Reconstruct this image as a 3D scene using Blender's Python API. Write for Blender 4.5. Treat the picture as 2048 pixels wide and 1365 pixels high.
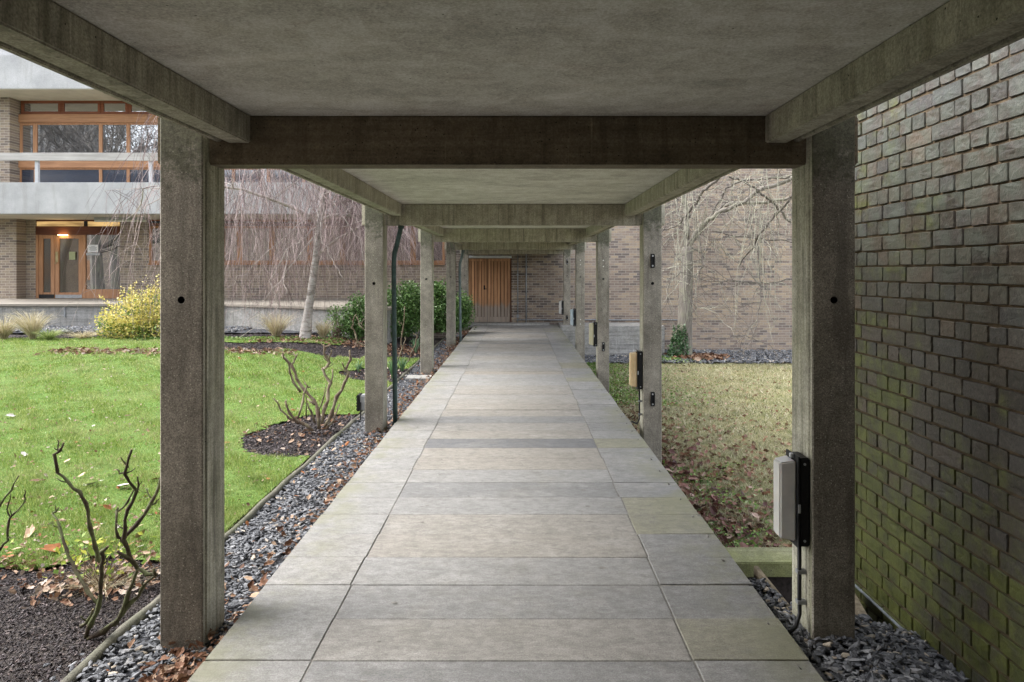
import bpy, bmesh, math, random
import numpy as np
from mathutils import Vector, Matrix, noise as mnoise

for o in list(bpy.data.objects):
    bpy.data.objects.remove(o)
S = bpy.context.scene
C = S.collection
R = math.radians
rnd = random.Random(7)

# ------------------------------------------------------------------ camera
EYE = 1.70
F = 1365.0                       # focal length in photo pixels (24 mm on a 36 mm sensor)
VX, VY = 1035.0, 543.0           # where level lines running away from the camera meet
cam = bpy.data.cameras.new('camera')
cam.lens = 24.0
cam.sensor_width = 36.0
cam.shift_x = -(VX - 1024) / 2048
cam.shift_y = -(682.5 - VY) / 2048
cam.clip_start = 0.05
cam.clip_end = 2000
camo = bpy.data.objects.new('camera', cam)
camo.location = (0, 0, EYE)
camo.rotation_euler = (R(90), 0, 0)
C.objects.link(camo)
S.camera = camo

# ------------------------------------------------------------------ overcast sky and sun
SUN_EL, SUN_AZ = 50.0, 276.0     # azimuth measured clockwise from +Y
w = bpy.data.worlds.new('World')
S.world = w
w.use_nodes = True
nt = w.node_tree
bg = nt.nodes['Background']
sky = nt.nodes.new('ShaderNodeTexSky')
sky.sky_type = 'NISHITA'
sky.sun_disc = False
sky.sun_elevation = R(SUN_EL)
sky.sun_rotation = R(SUN_AZ)
sky.air_density = 1.0
sky.dust_density = 3.0
hs = nt.nodes.new('ShaderNodeHueSaturation')
hs.inputs['Saturation'].default_value = 0.30
nt.links.new(sky.outputs[0], hs.inputs['Color'])
nt.links.new(hs.outputs[0], bg.inputs['Color'])
bg.inputs['Strength'].default_value = 0.15
sl = bpy.data.lights.new('sun', 'SUN')
sl.energy = 0.8
sl.angle = R(40)
sl.color = (1.0, 0.97, 0.93)
slo = bpy.data.objects.new('sun', sl)
az, el = R(SUN_AZ), R(SUN_EL)
dirv = Vector((math.sin(az) * math.cos(el), math.cos(az) * math.cos(el), math.sin(el)))
slo.rotation_euler = dirv.to_track_quat('Z', 'Y').to_euler()
slo.location = (0, 0, 30)
C.objects.link(slo)
S.view_settings.view_transform = 'Standard'
S.view_settings.look = 'None'
S.view_settings.exposure = 2.25
S.view_settings.gamma = 1.0

# ------------------------------------------------------------------ helpers
def P(px, py, d):
    """point at depth d seen at pixel (px, py) of the photo"""
    return Vector(((px - VX) * d / F, d, EYE - (py - VY) * d / F))

def X_(px, d): return (px - VX) * d / F
def Z_(py, d): return EYE - (py - VY) * d / F

def tag(o, label=None, cat=None, group=None, kind=None):
    if label: o['label'] = label
    if cat: o['category'] = cat
    if group: o['group'] = group
    if kind: o['kind'] = kind
    return o

def empty(name, loc=(0, 0, 0)):
    o = bpy.data.objects.new(name, None)
    o.location = loc
    o.empty_display_size = 0.1
    C.objects.link(o)
    return o

class MB:
    def __init__(s):
        s.v = []; s.f = []; s.m = []
    def add(s, vs, fs, m=0):
        b = len(s.v)
        s.v += [tuple(v) for v in vs]
        s.f += [tuple(b + i for i in f) for f in fs]
        s.m += [m] * len(fs)
    def box(s, x0, x1, y0, y1, z0, z1, m=0):
        s.add([(x0,y0,z0),(x1,y0,z0),(x1,y1,z0),(x0,y1,z0),(x0,y0,z1),(x1,y0,z1),(x1,y1,z1),(x0,y1,z1)],
              [(0,3,2,1),(4,5,6,7),(0,1,5,4),(1,2,6,5),(2,3,7,6),(3,0,4,7)], m)
        return s
    def prism(s, poly, z0, z1, m=0, fm=None):
        n = len(poly)
        vs = [(x, y, z0) for x, y in poly] + [(x, y, z1) for x, y in poly]
        b = len(s.v)
        s.v += vs
        s.f.append(tuple(b + i for i in reversed(range(n)))); s.m.append(m)
        s.f.append(tuple(b + n + i for i in range(n))); s.m.append(m)
        for i in range(n):
            j = (i + 1) % n
            s.f.append((b+i, b+j, b+n+j, b+n+i)); s.m.append(fm[i] if fm else m)
        return s
    def tube(s, pts, rs, k=6, m=0, cap=True):
        pts = [Vector(p) for p in pts]
        if not hasattr(rs, '__len__'): rs = [rs] * len(pts)
        b = len(s.v)
        up = Vector((0.13, 0.21, 0.97))
        prev = None
        for i, p in enumerate(pts):
            if i == 0: t = pts[1] - p
            elif i == len(pts) - 1: t = p - pts[i-1]
            else: t = pts[i+1] - pts[i-1]
            if t.length < 1e-9: t = Vector((0, 0, 1))
            t.normalize()
            if prev is None:
                a = t.cross(up)
                if a.length < 0.1: a = t.cross(Vector((1, 0, 0)))
            else:
                a = prev - t * prev.dot(t)
                if a.length < 1e-6: a = t.cross(up)
            a.normalize(); prev = a
            c = t.cross(a)
            for q in range(k):
                th = 2 * math.pi * q / k
                s.v.append(tuple(p + (a * math.cos(th) + c * math.sin(th)) * rs[i]))
        for i in range(len(pts) - 1):
            for q in range(k):
                q2 = (q + 1) % k
                s.f.append((b+i*k+q, b+i*k+q2, b+(i+1)*k+q2, b+(i+1)*k+q)); s.m.append(m)
        if cap:
            s.f.append(tuple(b + q for q in reversed(range(k)))); s.m.append(m)
            e = b + (len(pts) - 1) * k
            s.f.append(tuple(e + q for q in range(k))); s.m.append(m)
        return s
    def build(s, name, mats, parent=None, bevel=0, seg=2, smooth=False, loc=None):
        me = bpy.data.meshes.new(name)
        me.from_pydata(s.v, [], s.f)
        if not isinstance(mats, (list, tuple)): mats = [mats]
        for mm in mats: me.materials.append(mm)
        me.polygons.foreach_set('material_index', s.m)
        if smooth: me.polygons.foreach_set('use_smooth', [True] * len(s.f))
        o = bpy.data.objects.new(name, me)
        C.objects.link(o)
        if loc is not None:
            me.transform(Matrix.Translation(-Vector(loc)))
            o.location = loc
        if parent:
            o.parent = parent
            o.matrix_parent_inverse = Matrix.Translation(-Vector(parent.location))
        if bevel:
            bm = bmesh.new(); bm.from_mesh(me)
            es = [e for e in bm.edges if len(e.link_faces) == 2 and e.calc_face_angle(0) > 0.5]
            bmesh.ops.bevel(bm, geom=es, offset=bevel, segments=seg, affect='EDGES', clamp_overlap=True)
            bm.to_mesh(me); bm.free()
        me.update()
        return o

def npmesh(name, V, Fc, mats, parent=None, col=None, colname='tint', mi=None):
    """V (n,3), Fc (m,k) all faces with k corners; col (n,) one value per vertex"""
    me = bpy.data.meshes.new(name)
    n = len(V); m, k = Fc.shape
    me.vertices.add(n)
    me.vertices.foreach_set('co', np.ascontiguousarray(V, dtype=np.float32).ravel())
    me.loops.add(m * k)
    me.loops.foreach_set('vertex_index', np.ascontiguousarray(Fc, dtype=np.int32).ravel())
    me.polygons.add(m)
    me.polygons.foreach_set('loop_start', np.arange(0, m * k, k, dtype=np.int32))
    me.polygons.foreach_set('loop_total', np.full(m, k, dtype=np.int32))
    if mi is not None: me.polygons.foreach_set('material_index', mi.astype(np.int32))
    if not isinstance(mats, (list, tuple)): mats = [mats]
    for mm in mats: me.materials.append(mm)
    if col is not None:
        a = me.attributes.new(colname, 'FLOAT', 'POINT')
        a.data.foreach_set('value', np.ascontiguousarray(col, dtype=np.float32))
    me.polygons.foreach_set('use_smooth', np.zeros(m, bool))
    me.update(calc_edges=True)
    me.validate()
    o = bpy.data.objects.new(name, me)
    C.objects.link(o)
    if parent:
        o.parent = parent
        o.matrix_parent_inverse = Matrix.Translation(-Vector(parent.location))
    return o

# ------------------------------------------------------------------ materials
class NM:
    """small helper round a node material"""
    def __init__(s, name, rough=0.8, spec=0.3):
        s.mat = bpy.data.materials.new(name)
        s.mat.use_nodes = True
        s.t = s.mat.node_tree
        s.bsdf = s.t.nodes['Principled BSDF']
        s.bsdf.inputs['Roughness'].default_value = rough
        s.bsdf.inputs['Specular IOR Level'].default_value = spec
        s.geo = None
    def new(s, t): return s.t.nodes.new(t)
    def put(s, sock, v):
        if v is None: return
        if isinstance(v, bpy.types.NodeSocket): s.t.links.new(v, sock)
        elif isinstance(v, (tuple, list)) and sock.type == 'RGBA' and len(v) == 3: sock.default_value = (*v, 1)
        else: sock.default_value = v
    def pos(s, scale=(1, 1, 1), off=(0, 0, 0)):
        if s.geo is None: s.geo = s.new('ShaderNodeNewGeometry')
        m = s.new('ShaderNodeMapping')
        s.t.links.new(s.geo.outputs['Position'], m.inputs['Vector'])
        m.inputs['Scale'].default_value = scale
        m.inputs['Location'].default_value = off
        return m.outputs[0]
    def noise(s, scale=5, detail=4, rough=0.55, vec=None, dist=0.0):
        n = s.new('ShaderNodeTexNoise')
        s.put(n.inputs['Vector'], vec if vec is not None else s.pos())
        n.inputs['Scale'].default_value = scale
        n.inputs['Detail'].default_value = detail
        n.inputs['Roughness'].default_value = rough
        n.inputs['Distortion'].default_value = dist
        return n.outputs['Fac']
    def voro(s, scale=5, vec=None, feature='F1', out='Distance', rand=1.0):
        n = s.new('ShaderNodeTexVoronoi')
        n.feature = feature
        s.put(n.inputs['Vector'], vec if vec is not None else s.pos())
        n.inputs['Scale'].default_value = scale
        n.inputs['Randomness'].default_value = rand
        return n.outputs[out]
    def math(s, op, a, b=None, c=None, clamp=False):
        n = s.new('ShaderNodeMath'); n.operation = op; n.use_clamp = clamp
        s.put(n.inputs[0], a); s.put(n.inputs[1], b)
        if c is not None: s.put(n.inputs[2], c)
        return n.outputs[0]
    def ramp(s, fac, stops, interp='LINEAR'):
        n = s.new('ShaderNodeValToRGB')
        n.color_ramp.interpolation = interp
        e = n.color_ramp.elements
        while len(e) < len(stops): e.new(0.5)
        for i, (p, c) in enumerate(stops):
            e[i].position = p
            e[i].color = (*c, 1) if len(c) == 3 else c
        s.put(n.inputs[0], fac)
        return n.outputs[0]
    def step(s, fac, a, b):
        n = s.new('ShaderNodeMapRange')
        n.interpolation_type = 'SMOOTHSTEP'
        s.put(n.inputs['Value'], fac)
        n.inputs['From Min'].default_value = a; n.inputs['From Max'].default_value = b
        return n.outputs[0]
    def mix(s, fac, a, b, blend='MIX'):
        n = s.new('ShaderNodeMix'); n.data_type = 'RGBA'; n.blend_type = blend
        s.put(n.inputs[0], fac); s.put(n.inputs[6], a); s.put(n.inputs[7], b)
        return n.outputs[2]
    def attr(s, name):
        n = s.new('ShaderNodeAttribute'); n.attribute_name = name
        return n.outputs['Fac']
    def sep(s, vec):
        n = s.new('ShaderNodeSeparateXYZ'); s.put(n.inputs[0], vec); return n.outputs
    def bump(s, h, strength=0.4, dist=0.01):
        n = s.new('ShaderNodeBump')
        n.inputs['Strength'].default_value = strength
        n.inputs['Distance'].default_value = dist
        s.put(n.inputs['Height'], h)
        s.t.links.new(n.outputs[0], s.bsdf.inputs['Normal'])
    def color(s, c): s.put(s.bsdf.inputs['Base Color'], c); return s
    def rough(s, r): s.put(s.bsdf.inputs['Roughness'], r); return s

def plain(name, c, rough=0.6, metal=0.0, var=0.25, scale=12):
    m = NM(name, rough)
    n = m.noise(scale, 5)
    dk = tuple(x * (1 - var) for x in c); lt = tuple(min(1, x * (1 + var)) for x in c)
    m.color(m.ramp(n, [(0.3, dk), (0.7, lt)]))
    m.bsdf.inputs['Metallic'].default_value = metal
    m.bump(m.noise(scale * 8, 3), 0.15, 0.003)
    return m.mat

def aggregate(name, dark, light, moss=0.2, speck=0.5):
    """washed concrete: fine stone specks, small black blow holes"""
    m = NM(name, 0.85)
    base = m.ramp(m.noise(2.5, 6, 0.6), [(0.3, dark), (0.72, light)])
    gr = m.noise(170, 3, 0.7)
    base = m.mix(0.45, base, m.ramp(m.noise(11, 6, 0.75), [(0.36, (0.30,)*3), (0.64, (0.70,)*3)]), 'OVERLAY')
    base = m.mix(0.85, base, m.ramp(gr, [(0.32, (0.18,)*3), (0.68, (0.84,)*3)]), 'OVERLAY')
    cell = m.voro(150, out='Color')
    sx = m.sep(cell)[0]
    sp = m.math('MULTIPLY', m.step(sx, 0.90, 1.0), m.math('LESS_THAN', m.voro(150), 0.40))
    base = m.mix(m.math('MULTIPLY', sp, speck), base, (0.62, 0.60, 0.50))
    c2 = m.voro(26, out='Color'); hole = m.math('MULTIPLY', m.math('GREATER_THAN', m.sep(c2)[1], 0.62),
                                               m.math('LESS_THAN', m.voro(26), 0.10))
    base = m.mix(hole, base, (0.02, 0.018, 0.015))
    z = m.sep(m.pos())[2]
    mg = m.math('MULTIPLY', m.step(m.noise(3.0, 6, 0.65, m.pos((1, 1, 0.35))), 0.5, 0.72), moss)
    base = m.mix(mg, base, (0.075, 0.10, 0.03))
    wt = m.noise(1.0, 5, 0.65, m.pos((9, 9, 0.8), (2, 5, 1)), 0.4)
    base = m.mix(m.math('MULTIPLY', m.step(wt, 0.50, 0.66), 0.5), base, tuple(c_ * 0.55 for c_ in dark))
    # black moss crusting the heads of the posts, ragged lower edge
    tp_ = m.math('ADD', z, m.math('MULTIPLY', m.noise(14, 5, 0.75), 0.75))
    base = m.mix(m.math('MULTIPLY', m.step(tp_, 2.42, 2.62), 0.8), base, m.ramp(m.noise(60, 3, 0.7), [(0.35, (0.025, 0.028, 0.015)), (0.7, (0.11, 0.115, 0.07))]))
    m.color(base)
    m.bump(m.math('ADD', m.math('MULTIPLY', gr, 0.6), m.math('MULTIPLY', hole, -2.0)), 0.45, 0.004)
    return m.mat

def boardmark(name, dark, light, moss=0.4, axis='z', mossc=(0.16, 0.19, 0.06), stain=0.6):
    """board marked concrete with streaks along one axis"""
    m = NM(name, 0.8)
    sc = {'z': (26, 26, 1.2), 'x': (1.2, 26, 26), 'y': (26, 1.0, 26)}[axis]
    st = m.noise(1.0, 6, 0.65, m.pos(sc), 0.3)
    base = m.ramp(st, [(0.28, dark), (0.68, light)])
    run = m.noise(1.0, 5, 0.6, m.pos((14, 14, 0.7)), 0.4)      # rain streaks always run downwards
    base = m.mix(m.math('MULTIPLY', m.step(run, 0.52, 0.66), stain), base, tuple(c * 0.35 for c in dark))
    run2 = m.noise(1.0, 4, 0.6, m.pos((31, 31, 0.9), (5, 3, 1)))
    base = m.mix(m.math('MULTIPLY', m.step(run2, 0.64, 0.70), 0.5), base, tuple(min(1, c * 1.5) for c in light))
    mg = m.math('MULTIPLY', m.step(m.noise(1.6, 6, 0.65), 0.40, 0.66), moss)
    base = m.mix(mg, base, mossc)
    fine = m.noise(120, 3, 0.7)
    base = m.mix(0.7, base, m.ramp(fine, [(0.33, (0.27,)*3), (0.67, (0.73,)*3)]), 'OVERLAY')
    base = m.mix(0.5, base, m.ramp(m.noise(9, 6, 0.75), [(0.36, (0.30,)*3), (0.64, (0.70,)*3)]), 'OVERLAY')
    c2 = m.voro(30, out='Color'); hole = m.math('MULTIPLY', m.math('GREATER_THAN', m.sep(c2)[1], 0.78),
                                               m.math('LESS_THAN', m.voro(30), 0.10))
    base = m.mix(hole, base, (0.02, 0.018, 0.012))
    m.color(base)
    m.bump(m.math('ADD', m.math('MULTIPLY', st, 1.2), m.math('MULTIPLY', fine, 0.3)), 0.5, 0.004)
    return m.mat

def stucco(name, dark, light):
    m = NM(name, 0.9)
    a = m.noise(1.1, 5, 0.6, m.pos((0.8, 2.2, 1)), 1.2)
    base = m.ramp(a, [(0.3, dark), (0.7, light)])
    sw = m.noise(1.5, 6, 0.66, m.pos((1.0, 2.6, 1)), 1.8)
    base = m.mix(m.math('MULTIPLY', m.step(sw, 0.55, 0.75), 0.45), base, tuple(c * 0.62 for c in dark))
    rs = m.noise(1.7, 5, 0.6, m.pos((1.1, 3.4, 1), (4, 2, 0)), 1.0)
    base = m.mix(m.math('MULTIPLY', m.step(rs, 0.58, 0.75), 0.30), base, (0.30, 0.20, 0.15))
    gn = m.noise(110, 4, 0.75)
    base = m.mix(0.6, base, m.ramp(m.noise(7, 6, 0.75, None, .6), [(0.38, (0.36,)*3), (0.62, (0.64,)*3)]), 'OVERLAY')
    base = m.mix(0.8, base, m.ramp(gn, [(0.32, (0.28,)*3), (0.68, (0.72,)*3)]), 'OVERLAY')
    cd = m.voro(20, out='Color'); dt = m.math('MULTIPLY', m.math('GREATER_THAN', m.sep(cd)[0], 0.70), m.math('LESS_THAN', m.voro(20), 0.07))
    base = m.mix(m.math('MULTIPLY', dt, 0.8), base, (0.06, 0.055, 0.045))
    sp_ = m.step(m.noise(45, 5, 0.8), 0.56, 0.68)
    base = m.mix(m.math('MULTIPLY', sp_, 0.35), base, (0.20, 0.185, 0.15))
    m.color(base)
    m.bump(m.math('ADD', gn, m.math('MULTIPLY', sw, 0.8)), 0.7, 0.006)
    return m.mat

def brickmat(name, cols, mortar, bw=0.225, rh=0.0749, grime=0.0, gcol=(0.04, 0.035, 0.03), door_dark=False):
    """coursed brickwork for walls that face the camera (x along the wall, z up)"""
    m = NM(name, 0.85)
    p = m.sep(m.pos())
    cv = m.new('ShaderNodeCombineXYZ')
    m.put(cv.inputs[0], p[0]); m.put(cv.inputs[1], p[2])
    b = m.new('ShaderNodeTexBrick')
    b.offset = 0.5; b.squash = 1.0
    b.inputs['Color1'].default_value = (0, 0, 0, 1); b.inputs['Color2'].default_value = (1, 1, 1, 1)
    b.inputs['Mortar'].default_value = (0.5, 0.5, 0.5, 1)
    b.inputs['Scale'].default_value = 1.0
    b.inputs['Mortar Size'].default_value = 0.0075
    b.inputs['Mortar Smooth'].default_value = 0.3
    b.inputs['Brick Width'].default_value = bw
    b.inputs['Row Height'].default_value = rh
    m.t.links.new(cv.outputs[0], b.inputs['Vector'])
    n = len(cols)
    base = m.ramp(b.outputs['Color'], [(i / n, c) for i, c in enumerate(cols)], 'CONSTANT')
    base = m.mix(0.5, base, m.ramp(m.noise(28, 5, 0.7), [(0.3, (0.3,)*3), (0.7, (0.72,)*3)]), 'OVERLAY')
    big = m.noise(0.7, 5, 0.6)
    base = m.mix(m.math('MULTIPLY', m.step(big, 0.42, 0.68), 0.35), base, cols[len(cols)//2])
    if door_dark:   # darker courses in ragged blotches, darkest towards the door
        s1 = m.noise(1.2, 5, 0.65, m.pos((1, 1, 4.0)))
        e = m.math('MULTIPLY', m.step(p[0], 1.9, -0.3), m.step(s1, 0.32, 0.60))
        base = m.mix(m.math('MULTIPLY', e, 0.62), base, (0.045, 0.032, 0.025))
    base = m.mix(b.outputs['Fac'], base, mortar)
    if grime:
        g = m.math('MULTIPLY', m.step(m.noise(1.3, 6, 0.65), 0.48, 0.7), grime)
        base = m.mix(g, base, gcol)
    m.color(base)
    inv = m.math('SUBTRACT', 1.0, b.outputs['Fac'])
    m.bump(m.math('ADD', inv, m.math('MULTIPLY', m.noise(60, 4, 0.7), 0.4)), 0.6, 0.006)
    return m.mat

def timber(name, dark, light, axis='z', grey=None, rough=0.55):
    m = NM(name, rough)
    sc = {'z': (22, 22, 1.1), 'x': (1.1, 22, 22)}[axis]
    g = m.noise(1.0, 6, 0.6, m.pos(sc), 0.6)
    base = m.ramp(g, [(0.25, dark), (0.7, light)])
    base = m.mix(0.5, base, m.ramp(m.noise(1.3, 3), [(0.3, (0.36,)*3), (0.7, (0.64,)*3)]), 'OVERLAY')
    if grey:
        bd = m.noise(1.0, 1, 0.5, m.pos((9.5, 0, 0.02), (3.3, 0, 0)))
        base = m.mix(0.8, base, m.ramp(bd, [(0.35, (0.30,)*3), (0.65, (0.68,)*3)]), 'OVERLAY')
    if grey:    # weathered silver foot of the boards, up to an uneven tide line
        z = m.sep(m.pos())[2]
        edge = m.math('ADD', z, m.math('MULTIPLY', m.noise(1.0, 4, 0.7, m.pos((9, 9, 0.8))), 0.55))
        f = m.step(edge, grey + 0.12, grey - 0.06)
        base = m.mix(m.math('MULTIPLY', f, 0.88), base, m.ramp(g, [(0.25, (0.19, 0.16, 0.13)), (0.7, (0.36, 0.315, 0.27))]))
    m.color(base)
    m.bump(g, 0.35, 0.003)
    return m.mat

def leafmat(name, stops, rough=0.5, trans=0.25, patch=0.0):
    m = NM(name, rough, 0.25)
    t = m.attr('tint')
    base = m.ramp(t, stops)
    if patch:
        pn = m.noise(0.9, 4, 0.6)
        base = m.mix(m.math('MULTIPLY', m.step(pn, 0.42, 0.68), patch * .8), base, stops[-1][1])
        pd = m.noise(3.1, 5, 0.7, m.pos((1, 1, 1), (9, 4, 0)))
        base = m.mix(m.math('MULTIPLY', m.step(pd, 0.50, 0.68), 0.55), base, stops[0][1])
    m.color(base)
    if trans:
        tr = m.new('ShaderNodeBsdfTranslucent')
        m.t.links.new(base, tr.inputs['Color'])
        mx = m.new('ShaderNodeMixShader'); mx.inputs[0].default_value = trans
        m.t.links.new(m.bsdf.outputs[0], mx.inputs[1]); m.t.links.new(tr.outputs[0], mx.inputs[2])
        m.t.links.new(mx.outputs[0], m.t.nodes['Material Output'].inputs['Surface'])
    return m.mat

def glassmat(name, body=(0.02, 0.024, 0.03), refl=0.35, rough=0.02):
    m = NM(name, rough, 1.0)
    m.color(body)
    m.bsdf.inputs['IOR'].default_value = 1.6
    g = m.new('ShaderNodeBsdfGlossy'); g.inputs['Roughness'].default_value = rough
    g.inputs['Color'].default_value = (0.95, 0.97, 1, 1)
    mx = m.new('ShaderNodeMixShader'); mx.inputs[0].default_value = refl
    m.t.links.new(m.bsdf.outputs[0], mx.inputs[1]); m.t.links.new(g.outputs[0], mx.inputs[2])
    m.t.links.new(mx.outputs[0], m.t.nodes['Material Output'].inputs['Surface'])
    return m.mat

M = {}
M['col_front'] = aggregate('washed_aggregate_concrete', (0.17, 0.152, 0.125), (0.325, 0.298, 0.25), 0.10, 0.85)
M['col_side'] = boardmark('board_marked_column', (0.20, 0.19, 0.145), (0.52, 0.50, 0.42), 0.35, 'z', (0.23, 0.235, 0.12), 0.6)
M['beam'] = boardmark('stained_beam_concrete', (0.26, 0.238, 0.185), (0.44, 0.41, 0.335), 0.18, 'z', (0.25, 0.235, 0.15), 0.5)
M['edge_beam'] = boardmark('stained_edge_concrete', (0.25, 0.232, 0.18), (0.43, 0.402, 0.33), 0.22, 'z', (0.25, 0.24, 0.155), 0.5)
M['shaded_beam'] = boardmark('shaded_brown_stained_concrete', (0.10, 0.080, 0.054), (0.19, 0.155, 0.108), 0.1, 'x', (0.10, 0.09, 0.05), 0.35)  # near bay's shade put into the beam colour, over its brown staining
M['ceiling'] = stucco('painted_render_ceiling', (0.46, 0.44, 0.39), (0.66, 0.635, 0.58))
def palec(name):
    m = NM(name, 0.85)
    base = m.ramp(m.noise(1.6, 6, 0.6), [(0.3, (0.34, 0.34, 0.345)), (0.7, (0.49, 0.49, 0.49))])
    base = m.mix(m.math('MULTIPLY', m.step(m.noise(1.0, 5, 0.6, m.pos((6, 6, 0.6))), 0.52, 0.7), 0.35), base, (0.28, 0.27, 0.25))
    base = m.mix(0.5, base, m.ramp(m.noise(45, 4, 0.75), [(0.3, (0.34,)*3), (0.7, (0.66,)*3)]), 'OVERLAY')
    m.color(base); m.bump(m.noise(60, 4, 0.7), 0.4, 0.006)
    return m.mat
M['white_conc'] = palec('pale_facade_concrete')
M['grey_conc'] = boardmark('grey_terrace_concrete', (0.22, 0.215, 0.205), (0.38, 0.37, 0.355), 0.25, 'x', (0.26, 0.25, 0.2), 0.35)
M['soffit'] = plain('soffit_paint', (0.52, 0.48, 0.40), 0.8, 0, 0.1, 3)
cols_far = [(0.30, 0.235, 0.18), (0.36, 0.28, 0.205), (0.21, 0.165, 0.14), (0.31, 0.245, 0.195), (0.27, 0.21, 0.17), (0.38, 0.30, 0.215), (0.15, 0.125, 0.115), (0.29, 0.24, 0.20)]
M['brick_far'] = brickmat('buff_brown_brick', cols_far, (0.36, 0.325, 0.285), door_dark=True)
M['brick_left'] = brickmat('grey_brown_brick', [(0.27, 0.22, 0.165), (0.22, 0.175, 0.14), (0.32, 0.26, 0.19), (0.25, 0.20, 0.16), (0.17, 0.14, 0.12), (0.29, 0.235, 0.18)], (0.42, 0.38, 0.33), grime=0.2)
M['orange_wood'] = timber('orange_stained_timber', (0.26, 0.125, 0.06), (0.44, 0.235, 0.125), 'x')
M['orange_post'] = timber('orange_stained_post', (0.28, 0.135, 0.065), (0.46, 0.25, 0.135), 'z')
M['red_wood'] = timber('dark_red_timber', (0.07, 0.022, 0.012), (0.15, 0.05, 0.024), 'x')
M['grey_wood'] = timber('silver_weathered_timber', (0.30, 0.28, 0.26), (0.50, 0.48, 0.46), 'x', None, 0.8)
M['door_wood'] = timber('weathered_door_timber', (0.27, 0.125, 0.06), (0.52, 0.29, 0.15), 'z', 0.92)
M['old_wood'] = timber('rotten_plank_timber', (0.10, 0.08, 0.055), (0.34, 0.29, 0.21), 'z', None, 0.9)
M['glass'] = glassmat('window_glass', (0.035, 0.04, 0.048), refl=0.50)
M['glass_low'] = glassmat('dark_panel_glass', (0.020, 0.032, 0.060), 0.06, 0.15)
M['glass_door'] = glassmat('door_glass', (0.05, 0.037, 0.022), 0.12, 0.03)
M['metal_black'] = plain('black_plastic', (0.012, 0.012, 0.013), 0.45, 0, 0.3, 30)
M['metal_grey'] = plain('grey_metal', (0.33, 0.34, 0.35), 0.45, 0.3, 0.15, 20)
M['post_white'] = plain('pale_post_paint', (0.50, 0.51, 0.54), 0.6, 0, 0.08, 10)
M['pipe_green'] = plain('dark_green_pipe_paint', (0.045, 0.075, 0.07), 0.55, 0, 0.35, 18)
M['pipe_grey'] = plain('grey_pipe', (0.25, 0.26, 0.27), 0.5, 0.2, 0.25, 18)
M['steel'] = plain('bright_steel', (0.62, 0.64, 0.66), 0.35, 0.6, 0.1, 20)
M['soil'] = plain('dark_soil', (0.035, 0.027, 0.024), 0.95, 0, 0.5, 30)
M['paper'] = plain('white_paper', (0.72, 0.72, 0.74), 0.7, 0, 0.03, 5)
M['ink'] = plain('grey_ink', (0.12, 0.13, 0.16), 0.7, 0, 0.03, 5)
M['white_bit'] = plain('white_enamel', (0.7, 0.7, 0.66), 0.5, 0, 0.08, 10)

def diffuser(name, c1, c2):
    m = NM(name, 0.35, 0.5)
    m.color(m.ramp(m.noise(7, 4, 0.6), [(0.35, c1), (0.65, c2)]))
    m.bsdf.inputs['Subsurface Weight'].default_value = 0.3
    m.bsdf.inputs['Subsurface Radius'].default_value = (0.03, 0.02, 0.012)
    return m.mat
M['diff_white'] = diffuser('milky_diffuser', (0.50, 0.49, 0.47), (0.62, 0.60, 0.56))
M['diff_yellow'] = diffuser('yellowed_diffuser', (0.60, 0.44, 0.24), (0.72, 0.55, 0.33))
M['diff_cream'] = diffuser('cream_diffuser', (0.50, 0.47, 0.32), (0.60, 0.56, 0.40))
M['diff_blue'] = diffuser('pale_blue_diffuser', (0.42, 0.50, 0.54), (0.52, 0.60, 0.64))
# ================================================================== GROUND
XL = -1.87                                  # line of the edging between gravel strip and garden
def sm(t):
    t = np.clip(t, 0, 1); return t * t * (3 - 2 * t)
def z_left(x, y):
    return 0.27 * sm((y - 6.5) / 7.5) * sm((-x - 1.9) / 2.6)
def z_right(x, y):
    return -0.70 - 0.04 * sm((y - 14) / 6)
def z_rgravel(x, y):
    return 0.045 - 0.15 * sm((x - 1.45) / 0.55)
def lump(x, y, s, a, seed=0):
    """cheap smooth lumps from a few sine waves"""
    return a * (np.sin(x * s + 1.3 * seed) * np.cos(y * s * 1.13 + seed) + 0.6 * np.sin(x * s * 2.3 + y * s * 1.7 + seed * 2) + 0.4 * np.cos(x * s * 4.1 - y * s * 3.3)) / 2

def patch(name, x0, x1, y0, y1, st, zf, mask, mat, kind='structure', jit=0.0):
    nx = max(2, int((x1 - x0) / st) + 1); ny = max(2, int((y1 - y0) / st) + 1)
    gx, gy = np.meshgrid(np.linspace(x0, x1, nx), np.linspace(y0, y1, ny))
    gz = zf(gx, gy)
    V = np.stack([gx, gy, gz], -1).reshape(-1, 3)
    i, j = np.meshgrid(np.arange(nx - 1), np.arange(ny - 1))
    a = (j * nx + i).ravel()
    Fc = np.stack([a, a + 1, a + nx + 1, a + nx], -1)
    cx = V[Fc].mean(1)
    if mask is not None: Fc = Fc[mask(cx[:, 0], cx[:, 1])]
    o = npmesh(name, V, Fc, mat)
    o.data.polygons.foreach_set('use_smooth', np.ones(len(Fc), bool))
    return tag(o, kind=kind)

def bed_mask(x, y):
    """True where the garden on the left is planted soil and not lawn"""
    wv = 0.07 * np.sin(x * 5.1 + y * 3.3) + 0.04 * np.sin(y * 11 + x * 7)
    b1 = y < 3.98 + wv
    b2 = ((x - XL) / 0.92) ** 2 + ((y - 7.15) / 0.98) ** 2 < 1 + 1.2 * wv
    b3 = ((x - XL) / 1.0) ** 2 + ((y - 11.1) / 0.75) ** 2 < 1 + 1.5 * wv
    b4 = (y > 12.5 + 2 * wv + 0.10 * np.maximum(0, -x - 5.5)) & (y < 13.7 + wv) & (x < -2.9) & (x > -6.5 + 2 * wv)
    b5 = (y > 14.55 + 2 * wv)
    b6 = (y > 13.2 + wv) & (x > -3.6)
    return b1 | b2 | b3 | b4 | b5 | b6

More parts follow.
